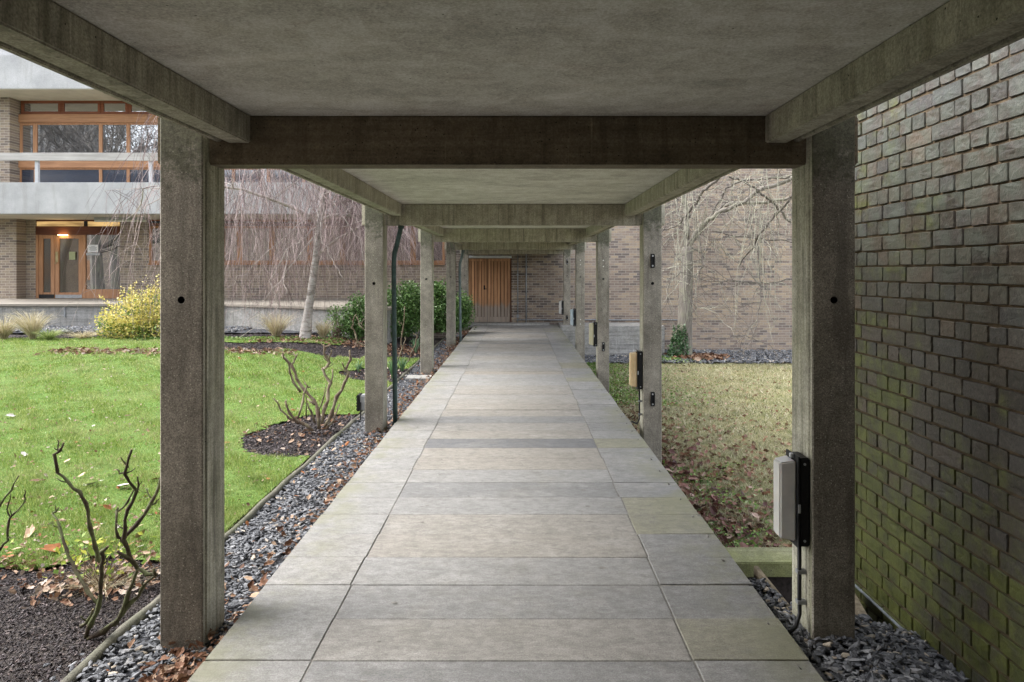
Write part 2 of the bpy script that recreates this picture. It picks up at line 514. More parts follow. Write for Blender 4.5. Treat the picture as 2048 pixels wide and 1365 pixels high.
gm = NM('ground_earth', 0.95); gm.color(gm.ramp(gm.noise(3, 6), [(0.3, (0.045, 0.04, 0.032)), (0.7, (0.10, 0.09, 0.07))]))
MB().box(-250, 250, -250, 250, -1.45, -1.40).build('ground', gm.mat)['kind'] = 'structure'

sm_ = NM('mulch_soil', 0.9)
cc = sm_.voro(85, out='Color'); 
sm_.color(sm_.mix(sm_.step(sm_.noise(55, 4, 0.7), 0.35, 0.65), (0.022, 0.017, 0.016), sm_.mix(sm_.sep(cc)[0], (0.05, 0.038, 0.034), (0.10, 0.085, 0.075))))
sm_.bump(sm_.math('ADD', sm_.voro(85), sm_.noise(30, 5, 0.7)), 1.0, 0.02)
M['mulch'] = sm_.mat
patch('soil', -15, XL, 0.4, 17.4, 0.06, lambda x, y: z_left(x, y) - 0.012 + lump(x, y, 9, 0.010), None, M['mulch'])

def lawnmat(name, a, b, c, patchy):
    m = NM(name, 0.9, 0.1)
    base = m.ramp(m.noise(38, 5, 0.7), [(0.3, a), (0.7, b)])
    base = m.mix(m.math('MULTIPLY', m.step(m.noise(1.1, 5, 0.6), 0.42, 0.66), patchy), base, c)
    m.color(base); m.bump(m.noise(70, 4, 0.7), 1.0, 0.02)
    return m.mat
M['lawn'] = lawnmat('lawn_turf', (0.075, 0.14, 0.03), (0.15, 0.25, 0.06), (0.16, 0.22, 0.07), 0.5)
M['dry_lawn'] = lawnmat('dry_turf', (0.17, 0.15, 0.08), (0.30, 0.28, 0.14), (0.16, 0.20, 0.07), 0.4)
patch('lawn', -15, XL - 0.03, 3.3, 16, 0.05, lambda x, y: z_left(x, y) + 0.012 + lump(x, y, 1.9, 0.008), lambda x, y: ~bed_mask(x, y), M['lawn'])
patch('dry_lawn', 1.2, 16, 5.5, 20.6, 0.15, lambda x, y: z_right(x, y) + lump(x, y, 1.6, 0.02), None, M['dry_lawn'])
gb = NM('gravel_bed_dark', 0.9)
gb.color(gb.mix(gb.sep(gb.voro(28, out='Color'))[0], (0.02, 0.02, 0.022), (0.10, 0.105, 0.12)))
gb.bump(gb.voro(28), 1.0, 0.03)
patch('gravel_strip', XL, -1.15, 0.4, 20.4, 0.05, lambda x, y: -0.035 + lump(x, y, 7, 0.006), None, gb.mat)
patch('gravel_bed', 1.10, 2.02, 0.4, 3.72, 0.04, lambda x, y: z_rgravel(x, y) - 0.03 + lump(x, y, 7, 0.008), lambda x, y: (x < 1.36) | (y < 3.42), gb.mat)
patch('gravel_margin', 1.2, 16, 17.75, 20.6, 0.15, lambda x, y: z_right(x, y) + 0.035 + lump(x, y, 2, 0.012), lambda x, y: y > 17.95 + 0.10 * np.sin(x * 2.1), gb.mat)
patch('terrace_gravel', -15, -4.3, 15.4, 17.2, 0.1, lambda x, y: z_left(x, y) + 0.03 + lump(x, y, 3, 0.012), lambda x, y: y > 15.55 + 0.1 * np.sin(x * 3), gb.mat)

# ------------------------------------------------------------------ path of concrete slabs
PY0, DY = 2.805, 0.3383
def slabmat(name):
    m = NM(name, 0.78, 0.35)
    t = m.attr('tint')
    base = m.ramp(t, [(0.0, (0.125, 0.127, 0.132)), (0.25, (0.192, 0.191, 0.187)), (0.5, (0.25, 0.246, 0.236)), (0.75, (0.243, 0.223, 0.193)), (1.0, (0.21, 0.207, 0.15))])
    base = m.mix(m.math('MULTIPLY', m.step(m.noise(3.2, 6, 0.68), 0.48, 0.68), 0.38), base, (0.20, 0.19, 0.165))
    base = m.mix(m.math('MULTIPLY', m.step(m.noise(2.1, 6, 0.65, m.pos((1, 2, 1), (3, 8, 1))), 0.52, 0.7), 0.25), base, (0.40, 0.39, 0.37))
    fine = m.noise(150, 4, 0.8)
    base = m.mix(0.75, base, m.ramp(fine, [(0.32, (0.27,)*3), (0.68, (0.73,)*3)]), 'OVERLAY')
    base = m.mix(0.6, base, m.ramp(m.noise(1.0, 6, 0.8, m.pos((14, 30, 14))), [(0.36, (0.32,)*3), (0.64, (0.68,)*3)]), 'OVERLAY')
    base = m.mix(m.math('MULTIPLY', m.step(m.noise(16, 6, 0.75), 0.50, 0.68), 0.5), base, (0.14, 0.135, 0.125))
    # moss and algae creeping in from the two outer edges
    x = m.sep(m.pos())[0]
    ax = m.math('ABSOLUTE', m.math('ADD', x, 0.045))
    e = m.math('MULTIPLY', m.step(ax, 0.85, 1.25), m.step(m.noise(2.6, 6, 0.7), 0.40, 0.62))
    base = m.mix(m.math('MULTIPLY', e, 0.62), base, (0.20, 0.20, 0.12))
    c = m.voro(3.1, out='Color')
    chip = m.math('MULTIPLY', m.math('GREATER_THAN', m.sep(c)[0], 0.6), m.math('LESS_THAN', m.math('ADD', m.voro(3.1), m.math('MULTIPLY', m.noise(60, 3), 0.05)), 0.058))
    base = m.mix(m.math('MULTIPLY', chip, 0.8), base, (0.07, 0.065, 0.055))
    m.color(base)
    base = m.mix(1.0, base, (0.90, 0.90, 0.90), 'MULTIPLY'); m.color(base)
    m.rough(m.ramp(m.noise(5, 4), [(0.3, (0.6,)*3), (0.7, (0.85,)*3)]))
    m.bump(m.math('ADD', fine, m.noise(25, 5, 0.7)), 0.6, 0.004)
    return m.mat
M['slab'] = slabmat('worn_concrete_slab')
M['joint'] = plain('joint_mortar', (0.17, 0.163, 0.148), 0.9, 0, 0.4, 50)
rowt = {-1: .30, 0: .62, 1: .35, 2: .42, 3: .68, 4: .66, 5: .40, 6: .22, 7: .44, 8: .70, 9: .70, 10: .05, 11: .68, 12: .62, 13: .26, 14: .68, 15: .70, 16: .66, 17: .60, 18: .68, 19: .64, 20: .5, 21: .42, 22: .45, 23: .75, 24: .6}
V, Fc, T = [], [], []
def slab(x0, x1, y0, y1, zt, t, r):
    b = 0.0025; g = 0.0017
    x0 += g; x1 -= g; y0 += g; y1 -= g
    o_ = r.uniform(-0.002, 0.002)
    zz = [zt + o_ + r.uniform(-0.0015, 0.0015) for _ in range(4)]
    n = len(V)
    V.extend([(x0, y0, zt - 0.05), (x1, y0, zt - 0.05), (x1, y1, zt - 0.05), (x0, y1, zt - 0.05),
              (x0, y0, zz[0] - b), (x1, y0, zz[1] - b), (x1, y1, zz[2] - b), (x0, y1, zz[3] - b),
              (x0 + b, y0 + b, zz[0]), (x1 - b, y0 + b, zz[1]), (x1 - b, y1 - b, zz[2]), (x0 + b, y1 - b, zz[3])])
    T.extend([t] * 12)
    for q in [(8, 9, 10, 11), (0, 1, 5, 4), (1, 2, 6, 5), (2, 3, 7, 6), (3, 0, 4, 7), (4, 5, 9, 8), (5, 6, 10, 9), (6, 7, 11, 10), (7, 4, 8, 11)]:
        Fc.append([n + i for i in q])
rs_ = random.Random(3)
k = -12
while PY0 + DY * k < 20.45:
    y0 = PY0 + DY * k; y1 = min(y0 + DY, 20.5)
    t = rowt.get(k, rs_.choice([.3, .4, .45, .62, .66, .7, .5]))
    jl = -0.845 + rs_.uniform(-.006, .006); jr = 0.722 + rs_.uniform(-.008, .008)
    slab(jl, jr, y0, y1, 0.10, t, rs_)
    so = rs_.uniform(-0.008, 0.008)
    slab(-1.292 + rs_.uniform(-.004, .004), jl - 0.003, y0 + so, y1 + so, 0.10, rs_.uniform(.42, .58), rs_)
    so = rs_.uniform(-0.008, 0.008)
    slab(jr + 0.005, 1.202 + rs_.uniform(-.004, .004), y0 + so, y1 + so, 0.10, rs_.choice([.30, .34, .42, .46, .9, .38, .95 if k > 2 else .5]), rs_)
    k += 1
po = npmesh('path', np.array(V), np.array(Fc), M['slab'], None, np.array(T))
tag(po, kind='structure')
MB().box(-1.265, 1.18, -1.2, 20.5, -1.3, 0.0955).build('path_bed', M['joint'])['kind'] = 'structure'

# ================================================================== COVERED WALKWAY
XC = -0.045
walk = tag(empty('covered_walkway', (XC, 3.09, 0)), 'low concrete covered walkway of square posts and cross beams over the slab path', 'covered walkway')
COLY = [3.09 + 4.15 * i for i in range(5)]
MB().box(XC - 1.325, XC + 1.325, -1.2, 20.6, 2.421, 2.62).build('ceiling', M['ceiling'], walk, 0)
def col_profile(side, y0):
    """plan of a column: aggregate front leaf, a shallow groove, board-marked cheeks"""
    xi = XC + side * 1.380; xo = XC + side * 1.575
    y1 = y0 + 0.24
    s = side; c = 0.006
    pts = [(xo - s*c, y0), (xi + s*c, y0), (xi, y0 + c), (xi, y0 + 0.022), (xi + s*0.012, y0 + 0.026), (xi + s*0.012, y0 + 0.040), (xi + s*0.002, y0 + 0.048),
           (xi + s*0.002, y1 - c), (xi + s*c, y1), (xo - s*c, y1), (xo, y1 - c), (xo, y0 + c)]
    fm = [0, 0, 1, 1, 1, 1, 1, 1, 0, 1, 1, 0]
    if side > 0:
        pts = pts[::-1]
        fm = fm[::-1]; fm = fm[1:] + fm[:1]
    return pts, fm
holecut = None
cols = {}
for side in (-1, 1):
    for i, y0 in enumerate(COLY):
        pts, fm = col_profile(side, y0)
        mb = MB(); mb.prism(pts, -0.95 if side > 0 else -0.3, 2.43, 0, fm)
        o = mb.build('column', [M['col_front'], M['col_side'], M['metal_black']], walk)
        # the blind hole in the front face
        cmb = MB(); xh = XC + side * 1.4775
        cmb.tube([(xh, y0 - 0.05, 1.57), (xh, y0 + 0.11, 1.57)], 0.0165, 20, 0)
        co = cmb.build('cutter', [M['metal_black']])
        md = o.modifiers.new('b', 'BOOLEAN'); md.object = co; md.operation = 'DIFFERENCE'; md.solver = 'EXACT'
        bpy.context.view_layer.update()
        me = bpy.data.meshes.new_from_object(o.evaluated_get(bpy.context.evaluated_depsgraph_get()))
        o.modifiers.clear(); old = o.data; o.data = me; bpy.data.meshes.remove(old)
        bpy.data.objects.remove(co)
        cols[(side, i)] = o
cols[(1, 0)]['label'] = 'dark near column beside the mossy brick wall, holding the largest wall light'
cols[(-1, 0)]['label'] = 'near left column standing in slate chippings beside the pruned rose'
for i, y0 in enumerate(COLY):
    MB().box(XC - 1.625, XC + 1.625, y0 + 0.072, y0 + 0.215, 2.195, 2.4205).build('cross_beam', M['beam'] if i else M['shaded_beam'], walk, 0.007)
# drip groove strip under each beam and edge beams bay by bay
ys = [-1.2] + COLY + [20.6]
for i in range(len(ys) - 1):
    a = ys[i] + (0.216 if i else 0.0); b = ys[i + 1] + (0.071 if i < len(ys) - 2 else 0.0)
    for s in (-1, 1):
        def bx(x0, x1, z0, z1, nm, mt, bev):
            xa, xb = sorted((XC + s * x0, XC + s * x1))
            MB().box(xa, xb, a, b, z0, z1).build(nm, mt, walk, bev)
        bx(1.190, 1.292, 2.293, 2.4205, 'edge_beam', M['edge_beam'], 0.006)
for s in (-1, 1):
    xa, xb = sorted((XC + s * 1.326, XC + s * 1.352))
    MB().box(xa, xb, -1.2, 20.6, 2.300, 2.66).build('fascia', M['edge_beam'], walk, 0.004)
    xa, xb = sorted((XC + s * 1.293, XC + s * 1.3255))
    MB().box(xa, xb, -1.2, 20.6, 2.345, 2.42).build('groove_lining', M['metal_black'], walk)
# black brackets with bolts, and bare bolt plates, on the right hand columns
def bracket(i, z, px_off=0.0):
    y0 = COLY[i]; x = XC + 1.4775 + px_off
    p = cols[(1, i)]
    mb = MB(); mb.box(x - 0.021, x + 0.021, y0 - 0.006, y0 + 0.001, z - 0.075, z + 0.075)
    mb.box(x - 0.021, x - 0.016, y0 - 0.020, y0 - 0.006, z - 0.06, z + 0.06); mb.box(x + 0.016, x + 0.021, y0 - 0.020, y0 - 0.006, z - 0.06, z + 0.06)
    br = mb.build('bracket', M['metal_black'], p, 0.001)
    for dz in (-0.052, 0.052): MB().tube([(x, y0 - 0.014, z + dz), (x, y0 - 0.005, z + dz)], 0.009, 8).build('bolt', M['steel'], br)
def boltpair(i, z):
    y0 = COLY[i]; x = XC + 1.4775
    for dz in (-0.05, 0.05): MB().tube([(x, y0 - 0.012, z + dz), (x, y0 + 0.002, z + dz)], 0.011, 8).build('bolt', M['white_bit'], cols[(1, i)])
bracket(1, 1.81); bracket(1, 0.345)
boltpair(2, 1.83); bracket(2, 0.44); boltpair(3, 1.90); boltpair(3, 0.55); bracket(4, 1.97); bracket(4, 0.36)

# ------------------------------------------------------------------ wall lights on the right hand columns
LAMPY = COLY
def lamp(i, mat, label, cable):
    y0 = COLY[i]; xc = XC + 1.382
    t = tag(empty('wall_light', (xc, y0 + 0.07, 0.65)), label, 'wall light', 'bulkhead lights on the right hand columns')
    MB().box(xc - 0.052, xc - 0.002, y0 + 0.022, y0 + 0.150, 0.442, 0.846).build('back_box', M['metal_black'], t, 0.006)
    MB().box(xc - 0.060, xc - 0.0525, y0 + 0.012, y0 + 0.160, 0.436, 0.856).build('mounting_plate', M['metal_black'], t, 0.002)
    mb = MB()
    xa, xb = xc - 0.132, xc - 0.0605; ya, yb = y0 + 0.034, y0 + 0.142; za, zb = 0.462, 0.832
    mb.add([(xb, ya, za), (xb, yb, za), (xb, yb, zb), (xb, ya, zb), (xa, ya + .012, za + .012), (xa, yb - .012, za + .012), (xa, yb - .012, zb - .012), (xa, ya + .012, zb - .012)],
           [(0, 1, 2, 3), (7, 6, 5, 4), (0, 4, 5, 1), (1, 5, 6, 2), (2, 6, 7, 3), (3, 7, 4, 0)])
    bm_o = mb.build('diffuser', mat, t, 0.007, 3)
    for zs in (0.47, 0.82): MB().tube([(xc - 0.028, y0 + 0.0225, zs), (xc - 0.028, y0 + 0.0185, zs)], 0.006, 8).build('screw', M['steel'], t)
    MB().box(xc - 0.0615, xc - 0.0505, y0 + 0.0095, y0 + 0.0125, 0.60, 0.64).build('latch', M['steel'], t, 0.001)
    MB().box(xc - 0.076, xc - 0.0605, y0 + 0.062, y0 + 0.082, 0.838, 0.858).build('catch', M['steel'], t, 0.002)
    if cable:
        pts = [(xc - 0.030, y0 + .075, .445), (xc - 0.030, y0 + .075, .18), (xc - 0.035, y0 + .06, .12), (xc - 0.065, y0 + .03, .075), (xc - 0.13, y0 - 0.01, .055 if i == 0 else 0.11)]
        for zs in (0.30, 0.16): MB().box(xc - 0.044, xc - 0.002, y0 + .060, y0 + .090, zs, zs + 0.018).build('cable_clip', M['pipe_grey'], t, 0.002)
        MB().tube(pts, 0.0095, 10).build('cable', M['metal_black'], t, 0, 2, True)
    return t
lamp(0, M['diff_white'], 'largest wall light, milky white box on the dark near column by the brick wall', True)
lamp(1, M['diff_yellow'], 'yellowed wall light with a looping black cable on the second right column', True)
lamp(2, M['diff_cream'], 'cream wall light on the third right column, in front of the pale plinth', False)
lamp(3, M['diff_blue'], 'pale blue wall light on the fourth right column', False)
lamp(4, M['diff_white'], 'smallest wall light, on the farthest right column near the brick end wall', False)

# ------------------------------------------------------------------ drain pipes on the left
def drainpipe(px, d, r, mat, label):
    x = X_(px, d)
    xt = x + 0.075
    t = tag(empty('drain_pipe', (x, d, 0)), label, 'drain pipe', 'drain pipes beside the left columns')
    pts = [(x + 0.012, d, -0.03), (x + 0.008, d, 0.5), (x, d, 1.1), (x - 0.004, d, 1.78), (x + 0.004, d, 1.90), (x + 0.025, d, 1.97), (xt - 0.01, d, 2.14), (xt, d, 2.20)]
    MB().tube(pts, r, 14).build('pipe', mat, t, 0, 2, True)
    MB().tube([(xt - 0.004, d, 2.165), (xt - 0.001, d, 2.195)], r * 1.25, 14).build('collar', mat, t, 0, 2, True)
    MB().tube([(x + .010, d, 0.02), (x + .0095, d, 0.07)], r * 1.18, 14).build('socket', mat, t, 0, 2, True)
drainpipe(788.5, 7.40, 0.026, M['pipe_green'], 'dark green drain pipe bent under the second cross beam, nearest the camera')
drainpipe(920, 15.75, 0.030, plain('grey_green_pipe', (0.13, 0.17, 0.17), 0.5, 0, 0.25, 15), 'far grey green drain pipe beside the dark bush and the fourth left column')

# ------------------------------------------------------------------ floodlight, drain cover, edging
fx, fy = X_(730, 7.9), 7.9
fl = tag(empty('floodlight', (fx, fy, 0)), 'small grey floodlight with black ribbed back standing behind the second left column', 'floodlight')
mb = MB(); mb.box(fx - 0.045, fx + 0.13, fy - 0.07, fy + 0.07, 0.10, 0.275); mb.build('housing', M['metal_grey'], fl, 0.012)
mb = MB()
mb.box(fx - 0.078, fx - 0.047, fy - 0.075, fy + 0.075, 0.095, 0.28)
for q in range(5): mb.box(fx - 0.088, fx - 0.079, fy - 0.072, fy + 0.072, 0.108 + q * 0.035, 0.125 + q * 0.035)
mb.build('ribbed_back', M['metal_black'], fl, 0.003)
mb = MB(); mb.tube([(fx - 0.03, fy - 0.085, 0.20), (fx - 0.03, fy - 0.088, 0.0)], 0.008, 6); mb.tube([(fx + 0.05, fy - 0.085, 0.20), (fx + 0.05, fy - 0.088, 0.0)], 0.008, 6)
mb.build('bracket_leg', M['metal_black'], fl)
dcx, dcy = X_(838, 10.9), 10.9
tag(MB().box(dcx - 0.20, dcx + 0.20, dcy - 0.17, dcy + 0.17, -0.04, 0.018).build('drain_cover', M['grey_conc'], None, 0.006),
    'small square concrete drain cover set in the gravel strip before the third left column', 'drain cover')
em = boardmark('mossy_edging', (0.07, 0.066, 0.052), (0.16, 0.15, 0.12), 0.4, 'y', (0.11, 0.13, 0.07), 0.3)
mb = MB()
pts = []; r_ = random.Random(5)
yy = 1.0
while yy < 20.3:
    pts.append((XL + r_.uniform(-.008, .008), yy, -0.012 + r_.uniform(-.008, .008))); yy += 0.25
mb.tube(pts, [0.025] * len(pts), 10)
tag(mb.build('garden_edging', em, None, 0, 2, True), 'long low mossy edging kerb between the lawn and the slate gravel strip', 'edging')

# ------------------------------------------------------------------ right hand sunken edge: kerb, board, plank
kb_ = MB().box(1.19, 3.6, 5.26, 5.56, -0.66, -0.545).build('retaining_kerb', boardmark('mossy_kerb_top', (0.15, 0.15, 0.075), (0.26, 0.26, 0.15), 0.6, 'x', (0.20, 0.215, 0.07), 0.3), None, 0.008)
MB().box(1.19, 3.6, 5.33, 5.52, -1.35, -0.661).build('kerb_recess_shade', M['soil'], kb_)  # dark colour stands in for shade in the recess under the kerb
tag(kb_,
    'mossy concrete kerb holding back the leaf-strewn right lawn, beside the near right column', 'kerb')
tag(MB().box(1.335, 1.36, 3.20, 3.86, -0.30, 0.035).build('edging_board', M['old_wood'], None, 0.002),
    'thin pale edging board at the lip of the pit beside the near right column', 'board')
pl = MB(); pl.add([(1.70, 3.25, -0.06), (1.74, 3.25, -0.06), (1.92, 3.95, -0.10), (1.88, 3.95, -0.10), (1.71, 3.25, -0.22), (1.75, 3.25, -0.22), (1.93, 3.95, -0.27), (1.89, 3.95, -0.27)],
                  [(0, 1, 2, 3), (7, 6, 5, 4), (0, 4, 5, 1), (1, 5, 6, 2), (2, 6, 7, 3), (3, 7, 4, 0)])
tag(pl.build('timber_plank', M['old_wood'], None, 0.004), 'split rotten timber plank wedged between the near right column and the brick wall', 'plank')
MB().box(1.19, 2.3, 3.5, 5.27, -1.39, -1.0).build('pit_floor', M['soil'])['kind'] = 'structure'

# ================================================================== NEAR MOSSY BRICK WALL
XW = 2.0; CH = 0.0845; BL = 0.2255
bw_ = tag(empty('brick_wall', (XW, 2, 0)), 'near dark mossy brick wall of alternating long and short brick rows on the right', 'brick wall')
def nearbrick():
    m = NM('mossy_engineering_brick', 0.42, 0.5)
    t = m.attr('tint')
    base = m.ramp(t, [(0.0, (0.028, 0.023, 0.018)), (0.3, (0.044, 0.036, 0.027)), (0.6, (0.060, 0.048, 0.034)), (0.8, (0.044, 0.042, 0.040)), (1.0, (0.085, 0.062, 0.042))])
    base = m.mix(m.math('MULTIPLY', m.step(m.noise(34, 5, 0.7), 0.48, 0.66), 0.42), base, (0.125, 0.112, 0.092))
    base = m.mix(0.75, base, m.ramp(m.noise(70, 5, 0.8), [(0.36, (0.24,)*3), (0.64, (0.76,)*3)]), 'OVERLAY')
    p = m.sep(m.pos())
    jt = m.noise(3.0, 5, 0.7)
    # moss: strongest low down and at the far end, in blotches that ignore single bricks
    n1 = m.noise(2.0, 6, 0.68)
    n2 = m.noise(9.0, 5, 0.7)
    amt = m.math('ADD', m.math('MULTIPLY', m.step(p[2], 1.7, 0.2), 0.20), m.math('MULTIPLY', m.step(p[1], 2.8, 3.9), 0.12))
    f = m.math('ADD', m.math('ADD', m.math('MULTIPLY', n1, 0.62), m.math('MULTIPLY', n2, 0.40)), amt)
    f = m.math('ADD', f, m.math('MULTIPLY', m.math('SUBTRACT', t, 0.5), -0.10))
    base = m.mix(m.math('MULTIPLY', m.step(f, 0.60, 0.80), 0.88), base, m.ramp(n2, [(0.3, (0.042, 0.052, 0.012)), (0.7, (0.125, 0.138, 0.030))]))
    pale = m.math('MULTIPLY', m.step(p[2], 1.2, 2.0), m.step(m.noise(6.5, 5, 0.65), 0.38, 0.6))
    base = m.mix(m.math('MULTIPLY', pale, 0.55), base, (0.082, 0.098, 0.078))
    dk = m.step(m.noise(5.0, 6, 0.7, m.pos((1, 1, 1), (7, 3, 2))), 0.50, 0.66)
    base = m.mix(m.math('MULTIPLY', dk, 0.45), base, (0.035, 0.032, 0.026))
    m.color(base)
    m.bump(m.math('ADD', m.noise(90, 5, 0.75), m.math('MULTIPLY', m.noise(24, 4, 0.6), 1.2)), 0.6, 0.0035)
    return m.mat
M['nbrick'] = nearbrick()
M['nmortar'] = plain('raked_mortar', (0.085, 0.062, 0.038), 0.95, 0, 0.45, 20)
def trimesh(name, V, Fc, mat, parent, T):
    me = bpy.data.meshes.new(name)
    me.from_pydata(V, [], [f if f[2] != f[3] else f[:3] for f in Fc])
    me.materials.append(mat)
    a_ = me.attributes.new('tint', 'FLOAT', 'POINT'); a_.data.foreach_set('value', T)
    o = bpy.data.objects.new(name, me); C.objects.link(o); o.parent = parent
    o.matrix_parent_inverse = Matrix.Translation(-Vector(parent.location))
    return o
V, Fc, T = [], [], []
rb = random.Random(11)
WY0, WY1 = -1.2, 4.45
zb = 1.727 - CH * 31          # bottom course
row = 0
while zb + row * CH < 5.2:
    z0 = zb + row * CH; z1 = z0 + CH
    # rows counted from the joint at 1.727: header rows above it, stretcher rows below
    header = ((row - 31) % 2 == 0)
    L = BL / 2 if header else BL
    ph = (3.912 if header else 3.969) + rb.uniform(-.003, .003)
    kk = math.floor((WY0 - ph) / L)
    y = ph + kk * L
    while y < WY1:
        ya, yb = max(y, WY0), min(y + L, WY1)
        if yb - ya > 0.02:
            g = 0.0043
            n = len(V)
            t = rb.random()
            xo = XW + rb.uniform(-.0018, .0018)
            j = lambda a=0.0022: rb.uniform(-a, a)
            yl, yr, zl, zh = ya + g + j(), yb - g + j(), z0 + g + 0.001 + j(), z1 - g + j()
            skew = j(0.0022)
            e = 0.0017; tw0 = j(0.0015)
            # outline of twelve slightly wandering points, so no two bricks share an edge shape
            per = [(yl, zl), (yl + (yr-yl)*.33, zl), (yl + (yr-yl)*.67, zl), (yr, zl), (yr, zl + (zh-zl)*.33), (yr, zl + (zh-zl)*.67),
                   (yr, zh), (yl + (yr-yl)*.67, zh), (yl + (yr-yl)*.33, zh), (yl, zh), (yl, zl + (zh-zl)*.67), (yl, zl + (zh-zl)*.33)]
            cy_, cz_ = (yl + yr) / 2, (zl + zh) / 2
            chipc = rb.randrange(12) if rb.random() < .35 else -1
            rim, fr = [], []
            for q, (py_, pz_) in enumerate(per):
                corner = q % 3 == 0
                pull = (0.0017 if corner else 0) + (0.0035 if q == chipc else 0)
                py2 = py_ + j(0.0007) + (pull if py_ < cy_ else -pull); pz2 = pz_ + j(0.0007) + (pull if pz_ < cz_ else -pull) + skew * (py_ - yl) / L
                rim.append((xo + 0.0045, py2, pz2))
                fr.append((xo + tw0 + j(0.0012), py2 + (e if py_ < cy_ else -e), pz2 + (e if pz_ < cz_ else -e)))
            inn = [(xo + tw0 + j(0.0008), cy_ + (v[1] - cy_) * .6, cz_ + (v[2] - cz_) * .5) for v in fr]
            back = [(XW + 0.03, v[1], v[2]) for v in rim]
            V.extend(back + rim + fr + inn + [(xo + tw0 + j(), cy_, cz_)]); T.extend([t] * 49)
            for q in range(12):
                q2 = (q + 1) % 12
                for lv in (0, 12, 24): Fc.append([n + lv + q, n + lv + q2, n + lv + 12 + q2, n + lv + 12 + q])
                Fc.append([n + 36 + q, n + 36 + q2, n + 48, n + 48])
        y += L
    row += 1
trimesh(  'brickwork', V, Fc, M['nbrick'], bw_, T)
MB().box(XW + 0.0085, XW + 0.33, WY0, WY1 - 0.006, -1.38, 5.3).build('mortar_core', M['nmortar'], bw_)
MB().box(-9, -1.45, 0.9, 1.2, -1.38, 5.6).box(1.30, XW - 0.02, 0.45, 0.8, -1.38, 5.2).box(-1.32, 1.9, -1.5, WY0 - 0.012, -1.38, 4.2).build('unseen_shade_wall', M['brick_left'], bw_)  # unseen walls added round the camera to shade the near bay
MB().box(-1.55, -1.321, -1.2, 1.199, -1.38, 4.19).build('passage_wall', M['brick_left'], bw_)
dm = plain('slate_damp_course', (0.30, 0.33, 0.38), 0.35, 0.2, 0.3, 30)
MB().box(XW - 0.014, XW + 0.012, WY0, WY1 - 0.01, -0.158, -0.149).build('damp_course', dm, bw_)

# ================================================================== END BUILDING (right part, with the timber doors)
YE = 20.6
eb = tag(empty('brick_building', (4, YE, 0)), 'windowless buff brick building closing the end of the walkway, with timber double doors', 'brick building')
DX0, DX1 = X_(929, YE), X_(1023, YE)
DZ0, DZ1 = 0.16, Z_(517.5, YE)
XE0 = X_(893, YE)
mb = MB()
mb.box(XE0, DX0, YE, YE + 0.35, -1.3, 9)
mb.box(DX1, 17, YE, YE + 0.35, -1.3, 9)
mb.box(DX0, DX1, YE, YE + 0.35, DZ1 + 0.10, 9)
mb.box(DX0, DX1, YE, YE + 0.35, -1.3, DZ0 - 0.02)
mb.build('wall', M['brick_far'], eb)
MB().box(XE0, 17, YE + 0.351, YE + 8, -1.3, 8.8).build('building_body', M['brick_far'], eb)
MB().box(XE0 - 0.2, 17.2, YE - 0.15, YE + 8.2, 9.002, 9.25).build('roof', M['white_conc'], eb, 0.01)
# double door
M['groove_shade'] = plain('groove_shade_timber', (0.03, 0.018, 0.01), 0.9)  # groove shade put into the colour of the leaf behind the boards
xm = X_(974.5, YE)
def leaf(x0, x1, label):
    d = tag(MB().box(x0 + 0.004, x1 - 0.004, YE + 0.10, YE + 0.145, DZ0, DZ1).build('door_leaf', M['groove_shade'], eb), label)
    mb = MB()
    sw = 0.085
    mb.box(x0 + 0.004, x0 + sw, YE + 0.07, YE + 0.0995, DZ0, DZ1); mb.box(x1 - sw, x1 - 0.004, YE + 0.07, YE + 0.0995, DZ0, DZ1)
    mb.box(x0 + sw + .002, x1 - sw - .002, YE + 0.07, YE + 0.0995, DZ0, DZ0 + 0.16); mb.box(x0 + sw + .002, x1 - sw - .002, YE + 0.07, YE + 0.0995, DZ1 - 0.085, DZ1)
    mb.build('door_frame_rail', M['door_wood'], d, 0.004)
    n = 5; wdt = (x1 - x0 - 2 * sw) / n
    mb = MB()
    for q in range(n):
        a = x0 + sw + q * wdt
        mb.box(a + 0.009, a + wdt - 0.009, YE + 0.082, YE + 0.0998, DZ0 + 0.163, DZ1 - 0.088)
    mb.build('boards', M['door_wood'], d, 0.003)
    return d
dl = leaf(DX0 + 0.01, xm, 'left door leaf with the lock')
dr = leaf(xm, DX1 - 0.03, 'right door leaf')
MB().box(DX0 + 0.02, DX1 - 0.03, YE + 0.15, YE + 0.17, DZ0, DZ1).build('door_backing', M['metal_black'], eb)
MB().box(DX1 - 0.028, DX1 - 0.001, YE + 0.03, YE + 0.17, DZ0, DZ1 + 0.09).build('door_jamb', M['red_wood'], eb)
hz = Z_(576, YE); hx = X_(968.5, YE)
mb = MB(); mb.box(hx - 0.022, hx + 0.022, YE + 0.058, YE + 0.0695, hz - 0.06, hz + 0.07); mb.tube([(hx, YE + 0.058, hz + .01), (hx, YE + 0.02, hz + .01)], 0.020, 10); mb.tube([(hx, YE + 0.03, hz - .035), (hx + 0.075, YE + 0.03, hz - .035)], 0.010, 8)
mb.build('lock', M['metal_black'], dl)
MB().box(DX0 + 0.05, DX1 + 0.005, YE - 0.03, YE + 0.06, DZ1 + 0.012, DZ1 + 0.085).build('door_track', M['steel'], eb, 0.004)
MB().box(DX0 - 0.05, 0.95, YE - 0.38, YE - 0.003, 0.02, 0.155).build('door_step', M['grey_conc'], eb, 0.006)
